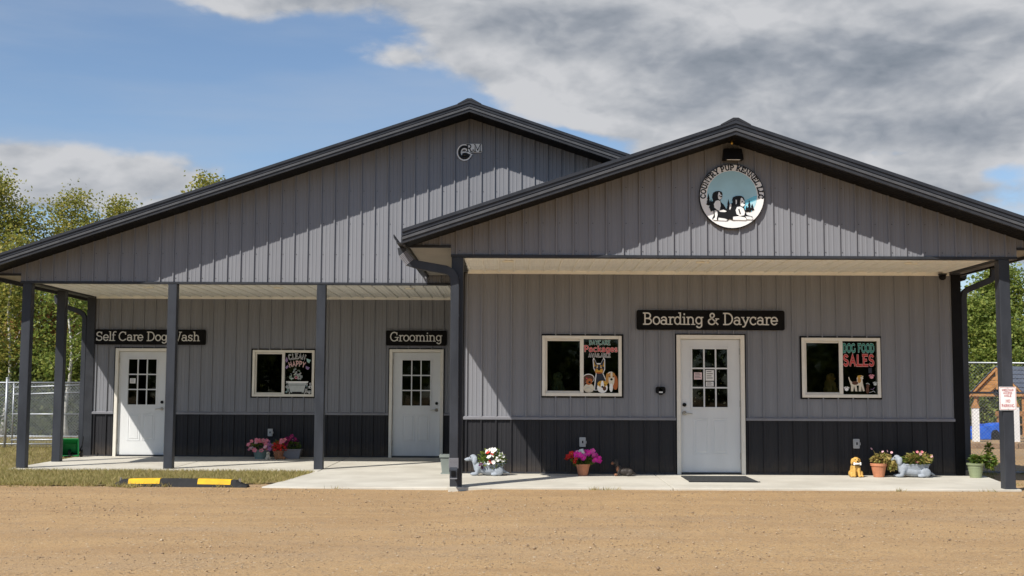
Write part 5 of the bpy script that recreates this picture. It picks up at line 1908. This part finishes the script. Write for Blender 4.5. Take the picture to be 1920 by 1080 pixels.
def dachshund(parent, m, hollow):
    b = MB()
    b.ell((-0.175, 0, 0.262), (0.058, 0.047, 0.054)).ell((-0.245, 0, 0.243), (0.060, 0.030, 0.029), rot=(0, R(-10), 0)).ell((-0.295, 0, 0.240), (0.016, 0.016, 0.016))
    b.tube([(-0.10, 0, 0.10), (-0.135, 0, 0.18), (-0.165, 0, 0.25)], [0.065, 0.048, 0.042], 12)
    for s in (-1, 1):
        b.ell((-0.145, s * 0.050, 0.230), (0.034, 0.016, 0.062), rot=(0, R(12), 0))
        b.ell((-0.155, s * 0.050, 0.024), (0.065, 0.028, 0.024)).tube([(-0.10, s * 0.05, 0.10), (-0.125, s * 0.052, 0.02)], [0.036, 0.028], 10)
        b.ell((0.21, s * 0.075, 0.070), (0.072, 0.034, 0.066)).ell((0.145, s * 0.085, 0.022), (0.055, 0.026, 0.022))
    b.ell((-0.09, 0, 0.115), (0.072, 0.075, 0.092)).ell((0.09, 0, 0.082), (0.205, 0.088, 0.076))
    b.tube([(0.27, 0, 0.07), (0.33, 0.01, 0.045), (0.37, 0.03, 0.03)], [0.026, 0.018, 0.010], 8)
    o = remeshed(b, 'body', m, parent)
    MB().ell((-0.305, 0, 0.248), (0.010, 0.012, 0.009), 8, 6).build('nose', 'paint_black', parent)
    for s in (-1, 1):
        MB().ell((-0.215, s * 0.036, 0.278), (0.008, 0.006, 0.008), 8, 6).build('eye', 'paint_black', parent)
    if hollow:
        mb = MB()
        mb.lathe([(0.9, 0.0), (1.0, 0.055), (1.06, 0.060), (1.06, 0.075), (0.98, 0.075), (0.92, 0.05)], (0.10, 0, 0.115), 24, sx=0.185, sy=0.088)
        mb.build('trough', m, parent)
        MB().lathe([(0.93, 0.168), (0.4, 0.178), (0.02, 0.18)], (0.10, 0, 0), 20, sx=0.185, sy=0.088).build('soil', 'soil', parent)
    return o


t = thing('dog_planter', 'grey stone dachshund planter full of white and red petunias', 'planter', (-0.395, Yp - 0.06, Zp - 0.002))
dachshund(t, 'grey_stone', True)
foliage(t, (0.10, 0, 0.24), (0.23, 0.15, 0.16), 520, 0.05, 'plant_leaf', 51)
blooms_in(t, (0.10, 0, 0.23), (0.20, 0.14, 0.17), lambda p, r: r.choice(['white', 'white', 'white', 'white', 'white', 'red']), 30, 0.040, 8)
add_bloom(t, (-0.06, -0.11, 0.17), 0.042, 'plum', random.Random(1))
add_bloom(t, (-0.04, -0.12, 0.13), 0.036, 'plum', random.Random(2))
t = thing('dog_planter', 'grey stone dachshund planter with yellow-green plants and a few pink blooms', 'planter', (5.985, Yp - 0.02, Zp - 0.001), scale=1.06)
dachshund(t, 'grey_stone', True)
foliage(t, (0.10, 0, 0.24), (0.24, 0.13, 0.10), 430, 0.05, 'plant_leaf', 61)
foliage(t, (0.12, -0.04, 0.27), (0.22, 0.12, 0.09), 240, 0.05, 'wilted_leaf', 62)
for i, p in enumerate(((0.10, -0.05, 0.36), (0.14, -0.06, 0.33), (0.17, -0.04, 0.36), (0.30, -0.06, 0.30), (0.08, -0.10, 0.22), (0.20, -0.08, 0.29))):
    add_bloom(t, p, 0.022, 'blush' if i % 2 else 'rose', random.Random(40 + i))

mat('dog_black', (0.045, 0.038, 0.034), 0.45, var=0.2, vscale=20)
mat('dog_rust', (0.22, 0.10, 0.055), 0.5, var=0.2, vscale=20)
t = thing('dog_statue', 'small black and rust dachshund statue beside the pink petunia pot', 'statue', (1.67, Yp - 0.03, Zp - 0.001))
t.scale = (0.56, 0.72, 0.80)
dachshund(t, 'dog_black', False)
MB().ell((-0.262, 0, 0.238), (0.050, 0.0335, 0.030), 12, 8, rot=(0, R(-10), 0)).build('muzzle', 'dog_rust', t, smooth=True)
MB().ell((-0.128, -0.030, 0.135), (0.045, 0.052, 0.062), 12, 8).build('chest_patch', 'dog_rust', t, smooth=True)
for s in (-1, 1):
    MB().ell((-0.170, s * 0.051, 0.024), (0.058, 0.031, 0.026), 12, 8).build('paw', 'dog_rust', t, smooth=True)


def sitting_dog(parent, m, bone=True):
    b = MB()
    b.ell((0, 0.025, 0.105), (0.074, 0.080, 0.112)).ell((0, -0.020, 0.140), (0.058, 0.055, 0.085)).ell((0, -0.030, 0.240), (0.057, 0.055, 0.054)).ell((0, -0.082, 0.222), (0.032, 0.036, 0.026))
    b.tube([(0, -0.01, 0.16), (0, -0.025, 0.23)], [0.05, 0.045], 12)
    for s in (-1, 1):
        b.ell((s * 0.056, -0.020, 0.228), (0.017, 0.030, 0.048), rot=(0, R(s * -8), 0))
        b.tube([(s * 0.032, -0.055, 0.15), (s * 0.036, -0.078, 0.02)], [0.028, 0.021], 10).ell((s * 0.037, -0.092, 0.017), (0.023, 0.034, 0.018))
        b.ell((s * 0.072, -0.008, 0.050), (0.034, 0.072, 0.050)).ell((s * 0.078, -0.075, 0.016), (0.022, 0.036, 0.017))
    b.tube([(0, 0.09, 0.03), (0.05, 0.13, 0.022), (0.10, 0.12, 0.018)], [0.024, 0.020, 0.012], 8)
    remeshed(b, 'body', m, parent, 0.006)
    MB().ell((0, -0.119, 0.232), (0.014, 0.010, 0.010), 10, 6).build('nose', 'paint_black', parent)
    for s in (-1, 1):
        MB().ell((s * 0.024, -0.080, 0.258), (0.0075, 0.006, 0.008), 8, 6).build('eye', 'paint_black', parent)
    if bone:
        k = MB().tube([(-0.040, -0.112, 0.198), (0.040, -0.112, 0.198)], 0.013, 10)
        for s in (-1, 1):
            k.ell((s * 0.045, -0.112, 0.207), (0.015, 0.014, 0.014), 10, 6).ell((s * 0.045, -0.112, 0.189), (0.015, 0.014, 0.014), 10, 6)
        k.build('bone', 'paint_white', parent, smooth=True)
        MB().lathe([(0.056, 0.0), (0.060, 0.006), (0.056, 0.014)], (0, -0.022, 0.172), 20).build('collar', 'paint_black', parent)


mat('dog_gold', (0.58, 0.34, 0.09), 0.45, var=0.22, vscale=16)
mat('dog_cream', (0.62, 0.55, 0.44), 0.5, var=0.12, vscale=20)
mat('dog_brown', (0.30, 0.13, 0.06), 0.5, var=0.2, vscale=20)
t = thing('dog_statue', 'sitting golden retriever statue holding a white bone', 'statue', (5.18, Yp, Zp - 0.001), scale=1.02)
sitting_dog(t, 'dog_gold')

# tubs on the left porch
Yl, Zl = 23.75, -0.0065
mat('tub_grey', (0.22, 0.21, 0.22), 0.6, var=0.1)
mat('tub_green', (0.16, 0.22, 0.20), 0.6, var=0.1)
t = thing('flower_tub', 'dark round tub overflowing with pink and lilac petunias', 'flower pot', (-4.80, Yl, Zl))
MB().lathe([(0.12, 0), (0.155, 0.15), (0.165, 0.15), (0.165, 0.17), (0.15, 0.17), (0.145, 0.14)], (0, 0, 0), 24).build('pot', 'tub_green', t)
MB().lathe([(0.144, 0.14), (0.05, 0.15), (0.01, 0.152)], (0, 0, 0), 16).build('soil', 'soil', t)
foliage(t, (-0.03, 0, 0.22), (0.22, 0.15, 0.10), 330, 0.05, 'plant_leaf', 71)
blooms_in(t, (-0.03, 0, 0.21), (0.27, 0.18, 0.18), lambda p, r: 'lilac' if p[0] > 0.12 else r.choice(['rose', 'rose', 'rose', 'blush']), 42, 0.048, 12)
t = thing('flower_tub', 'small brown pot of red petunias between two grey tubs', 'flower pot', (-4.46, Yl - 0.04, Zl))
round_pot(t, 0.075, 0.10, 0.16, 'terracotta')
foliage(t, (0, 0, 0.25), (0.13, 0.12, 0.14), 230, 0.05, 'plant_leaf', 81)
blooms_in(t, (0, 0, 0.20), (0.15, 0.14, 0.13), ['red', 'red', 'red'], 20, 0.045, 14)
for i, p in enumerate(((0.06, -0.08, 0.36), (0.10, -0.10, 0.33), (0.13, -0.08, 0.37), (0.06, -0.11, 0.31))):
    add_bloom(t, p, 0.042, 'rose', random.Random(60 + i))
t = thing('flower_tub', 'grey rectangular planter with dark magenta petunias on the left porch', 'flower pot', (-4.22, Yl + 0.05, Zl))
MB().hexa([(-0.15, -0.08, 0), (0.15, -0.08, 0), (0.15, 0.08, 0), (-0.15, 0.08, 0), (-0.18, -0.10, 0.16), (0.18, -0.10, 0.16), (0.18, 0.10, 0.16), (-0.18, 0.10, 0.16)]).build('box', 'tub_grey', t, bevel=0.008)
o = MB()
o.box(-0.19, 0.19, -0.11, -0.095, 0.1605, 0.185).box(-0.19, 0.19, 0.095, 0.11, 0.1605, 0.185).box(-0.19, -0.175, -0.095, 0.095, 0.1605, 0.185).box(0.175, 0.19, -0.095, 0.095, 0.1605, 0.185)
o.build('rim', 'tub_grey', t)
MB().box(-0.174, 0.174, -0.094, 0.094, 0.1605, 0.172).build('soil', 'soil', t)
foliage(t, (0.0, 0, 0.25), (0.18, 0.11, 0.10), 300, 0.05, 'plant_leaf', 91)
blooms_in(t, (-0.02, 0, 0.30), (0.13, 0.12, 0.14), ['wine', 'wine', 'plum'], 20, 0.045, 16)
t = thing('dog_figurine', 'tiny cream sitting dog figurine in front of the pink petunias', 'figurine', (-4.625, Yl - 0.22, Zl - 0.003), R(15), scale=0.50)
sitting_dog(t, 'dog_cream', False)
t = thing('dog_figurine', 'tiny brown lying dog figurine below the red petunias', 'figurine', (-4.40, Yl - 0.24, Zl - 0.003), scale=0.40)
dachshund(t, 'dog_brown', False)

mat('planter_sage', (0.24, 0.27, 0.25), 0.6, var=0.12)
t = thing('tall_planter', 'empty sage-grey square planter half hidden behind the downspout post', 'planter', (-1.00, 20.0, -0.037))
MB().hexa([(-0.11, -0.11, 0), (0.11, -0.11, 0), (0.11, 0.11, 0), (-0.11, 0.11, 0), (-0.14, -0.14, 0.27), (0.14, -0.14, 0.27), (0.14, 0.14, 0.27), (-0.14, 0.14, 0.27)]).build('box', 'planter_sage', t, bevel=0.01)
o = MB()
o.box(-0.155, 0.155, -0.155, -0.125, 0.2705, 0.31).box(-0.155, 0.155, 0.125, 0.155, 0.2705, 0.31).box(-0.155, -0.125, -0.125, 0.125, 0.2705, 0.31).box(0.125, 0.155, -0.125, 0.125, 0.2705, 0.31)
o.build('rim', 'planter_sage', t)
MB().box(-0.124, 0.124, -0.124, 0.124, 0.2705, 0.28).build('soil', 'soil', t)
MB().box(-0.13, 0.13, -0.13, 0.13, -0.004, 0.0195).build('saucer', 'planter_sage', t)

# green dump-cart tub tipped up against the corner of the porch
mat('cart_green', (0.015, 0.22, 0.06), 0.4, var=0.1)
t = thing('dump_cart', 'green tub cart tipped up beside the left wall corner', 'cart', (-8.53, 23.90, -0.012), R(12))
def tilt(p, a=R(62), o=(0, 0, 0.10)):
    x, y, z = p
    ca, sa = math.cos(a), math.sin(a)
    return (x + o[0], y * ca - z * sa * -1 * -1 + o[1], y * sa + z * ca + o[2])
inner = [(-0.12, -0.02, 0.0), (0.10, -0.02, 0.0), (0.10, 0.30, 0.0), (-0.12, 0.30, 0.0)]
mb = MB()
outer_b = [(-0.13, 0.00, -0.20), (0.11, 0.00, -0.20), (0.11, 0.24, -0.20), (-0.13, 0.24, -0.20)]
outer_t = [(-0.18, -0.03, 0.0), (0.16, -0.03, 0.0), (0.16, 0.32, 0.0), (-0.18, 0.32, 0.0)]
in_b = [(x * 0.94, 0.01 + y * 0.94, z + 0.012) for x, y, z in outer_b]
in_t = [(x * 0.94, 0.01 + y * 0.94, z) for x, y, z in outer_t]
def stand(p):        # mouth of the tub turned to face the camera
    x, y, z = p
    return (x, -z * 0.94 - y * 0.34, 0.06 + y * 0.94 - z * 0.34 * -0.35)
b = [[stand(p) for p in q] for q in (outer_b, outer_t, in_t, in_b)]
for lo, hi in ((0, 1), (1, 2), (2, 3)):
    for i in range(4):
        j = (i + 1) % 4
        mb.quad(b[lo][i], b[lo][j], b[hi][j], b[hi][i])
mb.poly(b[0]).poly(b[3])
mb.build('tub', 'cart_green', t)
mb = MB()
for i in range(4):
    mb.tube([b[1][i], b[1][(i + 1) % 4]], 0.012, 6)
mb.build('rim', 'cart_green', t)
for x in (-0.02, 0.20):
    w = MB().tube([(x - 0.02, 0.10, 0.075), (x + 0.02, 0.10, 0.075)], 0.075, 16).build('wheel', 'rubber', t)
    MB().tube([(x - 0.022, 0.10, 0.075), (x + 0.022, 0.10, 0.075)], 0.035, 12).build('hub', 'steel', w)
MB().tube([(-0.04, 0.10, 0.075), (0.22, 0.10, 0.075)], 0.010, 8).build('axle', 'black_trim', t)
MB().tube([(0.16, 0.02, 0.10), (0.21, 0.06, 0.22), (0.22, 0.12, 0.40)], 0.011, 8).build('handle', 'black_trim', t)
MB().tube([(0.02, 0.02, 0.03), (-0.10, -0.02, 0.02), (0.18, 0.04, 0.05)], 0.014, 6).build('frame', 'rubber', t)

# toys and goods standing inside behind the glass
mat('plush_green', (0.22, 0.24, 0.12), 0.9, var=0.3, vscale=30)
mat('plush_pink', (0.45, 0.22, 0.22), 0.9, var=0.3, vscale=30)
mat('shelf_wood', (0.10, 0.06, 0.04), 0.7, var=0.2)
for (x, m, lab) in ((0.72, 'plush_green', 'dim greenish plush dog behind the left pane of the daycare window'), (5.00, 'dog_gold', 'dim tan plush dog behind the left pane of the dog food window')):
    t = thing('shelf', 'dark wooden shelf inside behind the %s window' % ('daycare' if x < 2 else 'dog food'), 'shelf', (x + 0.1, W2 + 0.42, 0.03), group='shelves inside')
    MB().box(-0.42, 0.42, -0.16, 0.16, 1.235, 1.265).build('board', 'shelf_wood', t)
    for s in (-1, 1):
        MB().box(s * 0.40 - 0.02, s * 0.40 + 0.02, -0.15, 0.15, 0.0, 1.234).build('side', 'shelf_wood', t)
    t = thing('plush_dog', lab, 'toy', (x, W2 + 0.36, 1.296), R(20), scale=1.05)
    sitting_dog(t, m, False)

# ------------------------------------------------------------------ chain-link fences
def chain_fence(label, x0, y0, x1, y1, z0, z1, posts, rails, pitch=0.06, wire=0.0022, pr=0.03, name='chain_link_fence', verts=(), ptop=0.06):
    t = thing(name, label, 'fence', (x0, y0, z0))
    L = math.hypot(x1 - x0, y1 - y0)
    dx, dy = (x1 - x0) / L, (y1 - y0) / L
    pt = lambda u, z, off=0.0: (dx * u - dy * off, dy * u + dx * off, z - z0)
    for u in posts:
        p = MB().tube([pt(u, z0 - 0.05), pt(u, z1 + ptop)], pr, 12).build('post', 'galvanised', t, smooth=True)
        MB().ell(pt(u, z1 + ptop), (pr * 1.15, pr * 1.15, pr * 0.8), 10, 6).build('post_cap', 'galvanised', p, smooth=True)
    for (u0, za, u1, zb) in rails:
        MB().tube([pt(u0, za), pt(u1, zb)], pr * 0.62, 8).build('rail', 'galvanised', t, smooth=True)
    for u in verts:
        MB().tube([pt(u, z0 + 0.06), pt(u, z1 - 0.02)], pr * 0.6, 8).build('frame_tube', 'galvanised', t, smooth=True)
    # woven wires: two families of slanted wires clipped to the panel
    H = z1 - z0 - 0.08
    zb = z0 + 0.05
    mb = MB()
    step = pitch * 1.0
    n = int((L + H) / step) + 1
    for k in range(n):
        s = k * step
        for fam in (0, 1):
            a, b = s - H, s
            ua, ub = max(0.0, a), min(L, b)
            if ub - ua < 0.02:
                continue
            za, zc = (ua - a), (ub - a)
            if fam:
                za, zc = H - za, H - zc
            off = 0.004 if fam else -0.004
            mb.tube([pt(ua, zb + za, off), pt(ub, zb + zc, off)], wire, 3, cap=False)
    o = mb.build('wire_mesh', 'galvanised', t)
    o['kind'] = 'stuff'
    return t


chain_fence('silver chain-link kennel fence with a gate behind the left porch', -14.0, 28.4, -9.55, 28.4, -0.05, 1.50,
            [0.6, 2.36, 4.42], [(0, 1.45, 4.42, 1.47), (0, 1.17, 2.3, 1.17), (2.5, 1.19, 4.3, 1.25), (0, 0.70, 2.3, 0.68), (2.5, 0.74, 4.15, 0.74), (0, 0.05, 4.42, 0.06), (2.5, 0.15, 4.15, 0.16), (0, 1.36, 2.2, 1.36), (2.5, 1.35, 4.3, 1.42)],
            0.075, 0.0026, verts=[2.52, 4.15])
chain_fence('second chain-link fence further back on the lawn behind the left porch', -17.0, 33.5, -8.6, 33.5, -0.05, 1.55,
            [0.5, 2.9, 5.3, 7.7], [(0, 1.50, 8.4, 1.50), (0, 0.05, 8.4, 0.05)], 0.075, 0.0022)
chain_fence('low chain-link fence running right from the right rear corner', 7.12, 20.55, 13.5, 20.55, -0.05, 1.34,
            [0.04, 2.6, 5.2], [(0, 1.31, 6.3, 1.31), (0.5, -0.005, 6.3, -0.005)], 0.060, 0.0020, ptop=0.03)
chain_fence('tall chain-link fence far back in the right yard', 9.2, 26.0, 18.0, 26.0, -0.05, 2.0,
            [0.1, 4.4, 8.7], [(0, 1.96, 8.7, 1.93)], 0.075, 0.0014)

# ------------------------------------------------------------------ the yard on the right
t = thing('timber_edging', 'long weathered timber edging lying across the right yard', 'timber', (9.5, 31.5, -0.07))
for i, (a, b) in enumerate(((0, 3.4), (3.42, 6.9), (6.92, 10.0))):
    MB().box(a, b, -0.07, 0.07, 0, 0.13).build('timber', 'weathered_timber', t, bevel=0.01)
for i, (x, h, lab) in enumerate(((13.55, 0.98, 'white painted post nearest the building in the right yard'), (14.72, 1.02, 'white painted post just left of the right porch post'))):
    t = thing('white_post', lab, 'post', (x, 36.0, -0.07), group='white posts in the yard')
    MB().box(-0.085, 0.085, -0.085, 0.085, 0, h).build('shaft', 'paint_white', t, bevel=0.008)
    MB().hexa([(-0.10, -0.10, h + 0.001), (0.10, -0.10, h + 0.001), (0.10, 0.10, h + 0.001), (-0.10, 0.10, h + 0.001), (-0.02, -0.02, h + 0.22), (0.02, -0.02, h + 0.22), (0.02, 0.02, h + 0.22), (-0.02, 0.02, h + 0.22)]).build('cap', 'timber', t)
mat('tunnel_blue', (0.02, 0.12, 0.60), 0.45, var=0.2, vscale=5)
t = thing('play_ramp', 'bright blue plastic dog ramp with an arched opening behind the fence', 'play ramp', (14.35, 38.0, -0.07))
mb = MB()
prof = [(-0.95, 0), (0.85, 0), (0.85, 0.52), (0.45, 0.50), (0.0, 0.40), (-0.5, 0.26), (-0.95, 0.18)]
mb.prism_y(prof, -0.35, 0.35).build('body', 'tunnel_blue', t, bevel=0.03)
MB().prism_y([(0.28, 0.001)] + [(0.41 + 0.13 * math.cos(R(a)), 0.17 + 0.14 * math.sin(R(a))) for a in range(180, -1, -30)] + [(0.54, 0.001)], -0.356, -0.3515).build('opening', 'black_trim', t)
for k in range(4):
    MB().box(-0.8 + 0.28 * k, -0.76 + 0.28 * k, -0.345, 0.345, 0.205 + 0.07 * k, 0.245 + 0.08 * k).build('tread', 'tunnel_blue', t)


def playhouse():
    t = thing('timber_pavilion', 'orange timber pavilion with a grey roof and black lantern behind the right post', 'pavilion', (16.62, 42.0, -0.07), R(-53))
    w, d, e, ap = 0.95, 4.0, 1.42, 2.32           # half width, depth, eave, apex
    for x in (-w + 0.06, w - 0.06):
        for y in (0.06, d - 0.06):
            MB().box(x - 0.06, x + 0.06, y - 0.06, y + 0.06, 0, e - 0.02).build('corner_post', 'timber', t, bevel=0.008)
    # low plank wall at the back only
    for k in range(3):
        MB().box(-w + 0.121, w - 0.121, d - 0.07, d - 0.04, 0.10 + k * 0.16, 0.245 + k * 0.16).build('plank', 'timber', t)
    # front truss
    for s in (-1, 1):
        MB().hexa([(s * (w + 0.16), -0.10, e - 0.20), (0, -0.10, ap - 0.10), (0, 0.0, ap - 0.10), (s * (w + 0.16), 0.0, e - 0.20),
                   (s * (w + 0.16), -0.10, e - 0.10), (0, -0.10, ap + 0.02), (0, 0.0, ap + 0.02), (s * (w + 0.16), 0.0, e - 0.10)]).build('rafter', 'timber', t)
        MB().tube([(s * 0.42, -0.04, e - 0.02), (0, -0.04, e + 0.30)], 1, 4, sq=(0.035, 0.035)).build('brace', 'timber', t)
    MB().box(-w, w, -0.09, -0.01, e - 0.10, e - 0.001).build('tie_beam', 'timber', t)
    MB().box(-0.045, 0.045, -0.085, -0.012, e, ap - 0.12).build('king_post', 'timber', t)
    for k in range(4):
        z0, z1 = e + 0.02 + k * 0.14, e + 0.15 + k * 0.14
        q = lambda z: max(0.05, (ap - 0.10 - z) / (ap - e) * w)
        MB().prism_y([(-q(z0), z0), (q(z0), z0), (q(z1), z1), (-q(z1), z1)], 0.005, 0.03).build('gable_plank', 'timber', t)
    mat('playhouse_roof', (0.11, 0.125, 0.16), 0.6, var=0.15, vscale=6)
    for s in (-1, 1):
        for k in range(7):
            a, b = k / 7, (k + 1) / 7
            xa, za = s * (w + 0.20) * (1 - a), e - 0.13 + (ap + 0.02 - e + 0.13) * a
            xb, zb = s * (w + 0.20) * (1 - b), e - 0.13 + (ap + 0.02 - e + 0.13) * b
            MB().hexa([(xa, -0.14, za + 0.022), (xb, -0.14, zb + 0.006), (xb, d + 0.14, zb + 0.006), (xa, d + 0.14, za + 0.022),
                       (xa, -0.14, za + 0.050), (xb, -0.14, zb + 0.022), (xb, d + 0.14, zb + 0.022), (xa, d + 0.14, za + 0.050)]).build('roof_board', 'playhouse_roof', t)
    l = MB().box(-0.07, 0.07, -0.20, -0.10, e - 0.06, e + 0.14).build('lantern', 'black_trim', t, bevel=0.01)
    MB().box(-0.03, 0.03, -0.206, -0.2005, e - 0.02, e + 0.05).build('lantern_glass', 'outlet_grey', l)


playhouse()
t = thing('picnic_bench', 'pale timber bench with a low rail right of the right porch post', 'bench', (15.3, 38.4, -0.07), R(8))
for k in range(3):
    MB().box(-0.1, 1.3, -0.20 + k * 0.14, -0.07 + k * 0.14, 0.42, 0.46).build('seat_plank', 'timber', t)
for x in (0.0, 1.15):
    for y in (-0.16, 0.16):
        MB().box(x - 0.035, x + 0.035, y - 0.035, y + 0.035, 0, 0.419).build('leg', 'timber', t)
MB().box(-0.1, 1.3, 0.215, 0.25, 0.70, 0.86).build('backrest', 'timber', t)
for x in (0.0, 1.15):
    MB().box(x - 0.035, x + 0.035, 0.2505, 0.29, 0.30, 0.86).build('back_post', 'timber', t)


# ------------------------------------------------------------------ trees
def crown_points(rg, x, y, h, base, rad, nb, per, spread, shape='oval'):
    """branch ends with leaf clusters around them; returns leaf points and branch paths"""
    pts, br = [], []
    for i in range(nb):
        f = (i + rg.uniform(0, 1)) / nb
        z = base + (h - base) * f * 0.97
        if shape == 'oval':
            rr_ = rad * (math.sin(math.pi * min(1, 0.16 + 0.84 * f)) ** 0.7 * 0.9 + 0.12)
        elif shape == 'cone':
            rr_ = rad * (1 - f) + 0.1
        else:
            rr_ = rad * (1 - 0.5 * f)
        a = rg.uniform(0, 2 * math.pi)
        q = rr_ * rg.uniform(0.45, 1.0)
        e = np.array([x + q * math.cos(a), y + q * math.sin(a), z + (0.10 * q if shape != 'cone' else -0.12 * q)])
        s = np.array([x, y, max(base * 0.6, z - q * 0.75)])
        br.append((s, e))
        k = max(2, int(3 * q / max(0.6, rad) * 2))
        for j in range(k):
            c = s + (e - s) * (0.45 + 0.6 * (j + 0.5) / k)
            n = int(per / k * rg.uniform(0.6, 1.4))
            p = rg.normal(size=(n, 3)) * np.array([spread, spread, spread * 0.7]) + c
            pts.append(p)
    return np.concatenate(pts), br


def tree(name, label, x, y, h, base, rad, m, nb=34, per=260, spread=0.36, leaf=0.13, tr=0.12, bark='bark', seed=1, shape='oval', group=None, cat='tree', lean=0.0):
    rg = np.random.default_rng(seed)
    t = thing(name, label, cat, (x, y, -0.05), group=group)
    pts, br = crown_points(rg, 0, 0, h, base, rad, nb, per, spread, shape)
    pts[:, 0] += lean * pts[:, 2]
    link('crown', leaf_mesh('crown', pts, leaf, m, seed, 0.15, 0.62), t)
    n = 9
    path = [(lean * h * i / n + 0.10 * math.sin(i * 1.3 + seed), 0.10 * math.cos(i * 1.7 + seed) - 0.1, h * 0.95 * i / n - 0.02) for i in range(n + 1)]
    tk = MB().tube(path, [tr * (1 - 0.88 * i / n) for i in range(n + 1)], 9).build('trunk', bark, t, smooth=True)
    for s, e in br[::2]:
        l = np.linalg.norm(e - s)
        mid = (s + e) / 2 + np.array([0, 0, -0.06 * l])
        pa = [Vector(s), Vector(mid), Vector(e)]
        for v in pa:
            v.x += lean * v.z
        r0 = max(0.012, tr * 0.33 * (1 - s[2] / h))
        MB().tube(pa, [r0, r0 * 0.65, r0 * 0.3], 5).build('limb', bark, tk)
    return t


# left side, beyond the fences
tree('aspen_tree', 'tall yellow-green tree at the far left edge of the picture', -17.1, 40.0, 8.4, 2.6, 1.9, 'tree_yellow_green', 52, 480, 0.36, 0.105, 0.14, seed=3)
tree('aspen_tree', 'open-crowned yellow-green tree rising above the left roof slope', -15.2, 42.0, 8.2, 3.0, 1.6, 'tree_yellow_green', 36, 360, 0.30, 0.105, 0.11, seed=5)
tree('aspen_tree', 'slender yellow-green tree beside the left roof edge, its crown lowest of the three', -13.6, 42.5, 8.1, 3.4, 1.25, 'tree_yellow_green', 26, 320, 0.28, 0.105, 0.09, 'birch_bark', seed=6)
tree('aspen_tree', 'lone treetop peeking over the middle of the left roof slope', -13.0, 52.0, 10.5, 4.0, 1.5, 'tree_yellow_green', 34, 300, 0.32, 0.15, 0.13, seed=8)
tree('birch_tree', 'birch with a pale thin trunk between the left porch posts', -12.75, 35.5, 5.4, 1.7, 1.2, 'tree_green', 26, 190, 0.28, 0.11, 0.07, 'birch_bark', seed=9)
tree('birch_tree', 'pale-trunked birch left of the left porch post', -14.9, 36.5, 6.0, 2.0, 1.3, 'tree_yellow_green', 26, 190, 0.30, 0.12, 0.08, 'birch_bark', seed=10)
tree('maple_tree', 'small maple turning red behind the left porch', -15.4, 38.0, 3.4, 0.9, 1.0, 'tree_red', 16, 150, 0.26, 0.12, 0.06, seed=12)
tree('maple_tree', 'low reddish maple sapling between the left porch posts', -13.7, 37.6, 4.3, 2.4, 0.8, 'tree_red', 10, 130, 0.24, 0.12, 0.05, seed=13)
k = 0
for x, y, h, r, m in ((-17.6, 38.5, 4.4, 1.5, 'tree_green'), (-16.0, 39.2, 4.8, 1.5, 'tree_dark'), (-14.6, 39.6, 4.9, 1.5, 'tree_green'), (-13.3, 39.4, 4.6, 1.4, 'tree_dark'),
                      (-12.0, 39.8, 4.8, 1.4, 'tree_green'), (-10.6, 39.5, 4.4, 1.4, 'tree_green'), (-15.3, 37.4, 2.6, 1.2, 'tree_dark'), (-13.9, 36.8, 2.4, 1.1, 'tree_dark'), (-12.4, 37.0, 2.6, 1.2, 'tree_dark'), (-16.9, 37.2, 2.6, 1.1, 'tree_dark'), (-19.6, 39.5, 5.2, 1.7, 'tree_dark'), (-22.0, 41.0, 6.2, 1.9, 'tree_green')):
    tree('shrub', 'leafy green shrub in the thicket behind the left fences', x, y, h, 0.25, r, m, 38, 420, 0.36, 0.105, 0.07, seed=20 + k, group='thicket behind the left fences', cat='shrub')
    k += 1
# right side
tree('oak_tree', 'broad green tree right of the right porch post', 19.4, 48.5, 6.4, 0.9, 2.2, 'tree_green', 60, 420, 0.36, 0.14, 0.16, seed=51)
tree('oak_tree', 'rounded green tree seen between the right corner and the right post', 17.5, 47.5, 5.0, 0.4, 1.8, 'tree_green', 56, 400, 0.34, 0.13, 0.14, seed=52)
tree('oak_tree', 'low green tree behind the pavilion roof', 18.6, 46.0, 4.0, 0.3, 1.6, 'tree_green', 44, 340, 0.32, 0.13, 0.12, seed=53)
tree('spruce_tree', 'small pointed spruce tip just right of the right corner downspout', 19.0, 53.0, 5.9, 0.6, 0.9, 'tree_dark', 44, 120, 0.13, 0.10, 0.09, seed=54, shape='cone')
for i, (x, y, h, r) in enumerate(((22.3, 49.0, 6.6, 2.1), (25.2, 47.0, 6.1, 2.1), (15.6, 50.5, 4.3, 1.6), (28.5, 50.0, 7.0, 2.3), (14.2, 52.5, 4.1, 1.5))):
    tree('oak_tree', 'green tree in the row behind the right yard', x, y, h, 0.4, r, 'tree_green', 44, 300, 0.36, 0.15, 0.14, seed=60 + i, group='tree row behind the right yard')


def far_woods():
    """one mass of woodland all round, far off"""
    rg = np.random.default_rng(77)
    V = []
    for k in range(620):
        a = rg.uniform(0, 2 * math.pi)
        d = rg.uniform(105, 150)
        x, y = d * math.sin(a), 15 + d * math.cos(a)
        h = rg.uniform(6.5, 11.0) * (0.62 if abs(a - math.pi) > 2.2 else 1.0)
        n = 95
        p = rg.normal(size=(n, 3))
        p /= np.linalg.norm(p, axis=1)[:, None]
        p *= np.array([rg.uniform(2.0, 3.4)] * 2 + [h * 0.5]) * rg.uniform(0.55, 1.0, n)[:, None]
        p += np.array([x, y, h * 0.5])
        V.append(p)
    pts = np.concatenate(V)
    o = link('far_woods', leaf_mesh('far_woods', pts, 1.5, 'tree_dark', 78, 0.0, 0.75))
    tag(o, 'distant dark green woodland beyond the yard', 'woods', kind='stuff')


far_woods()
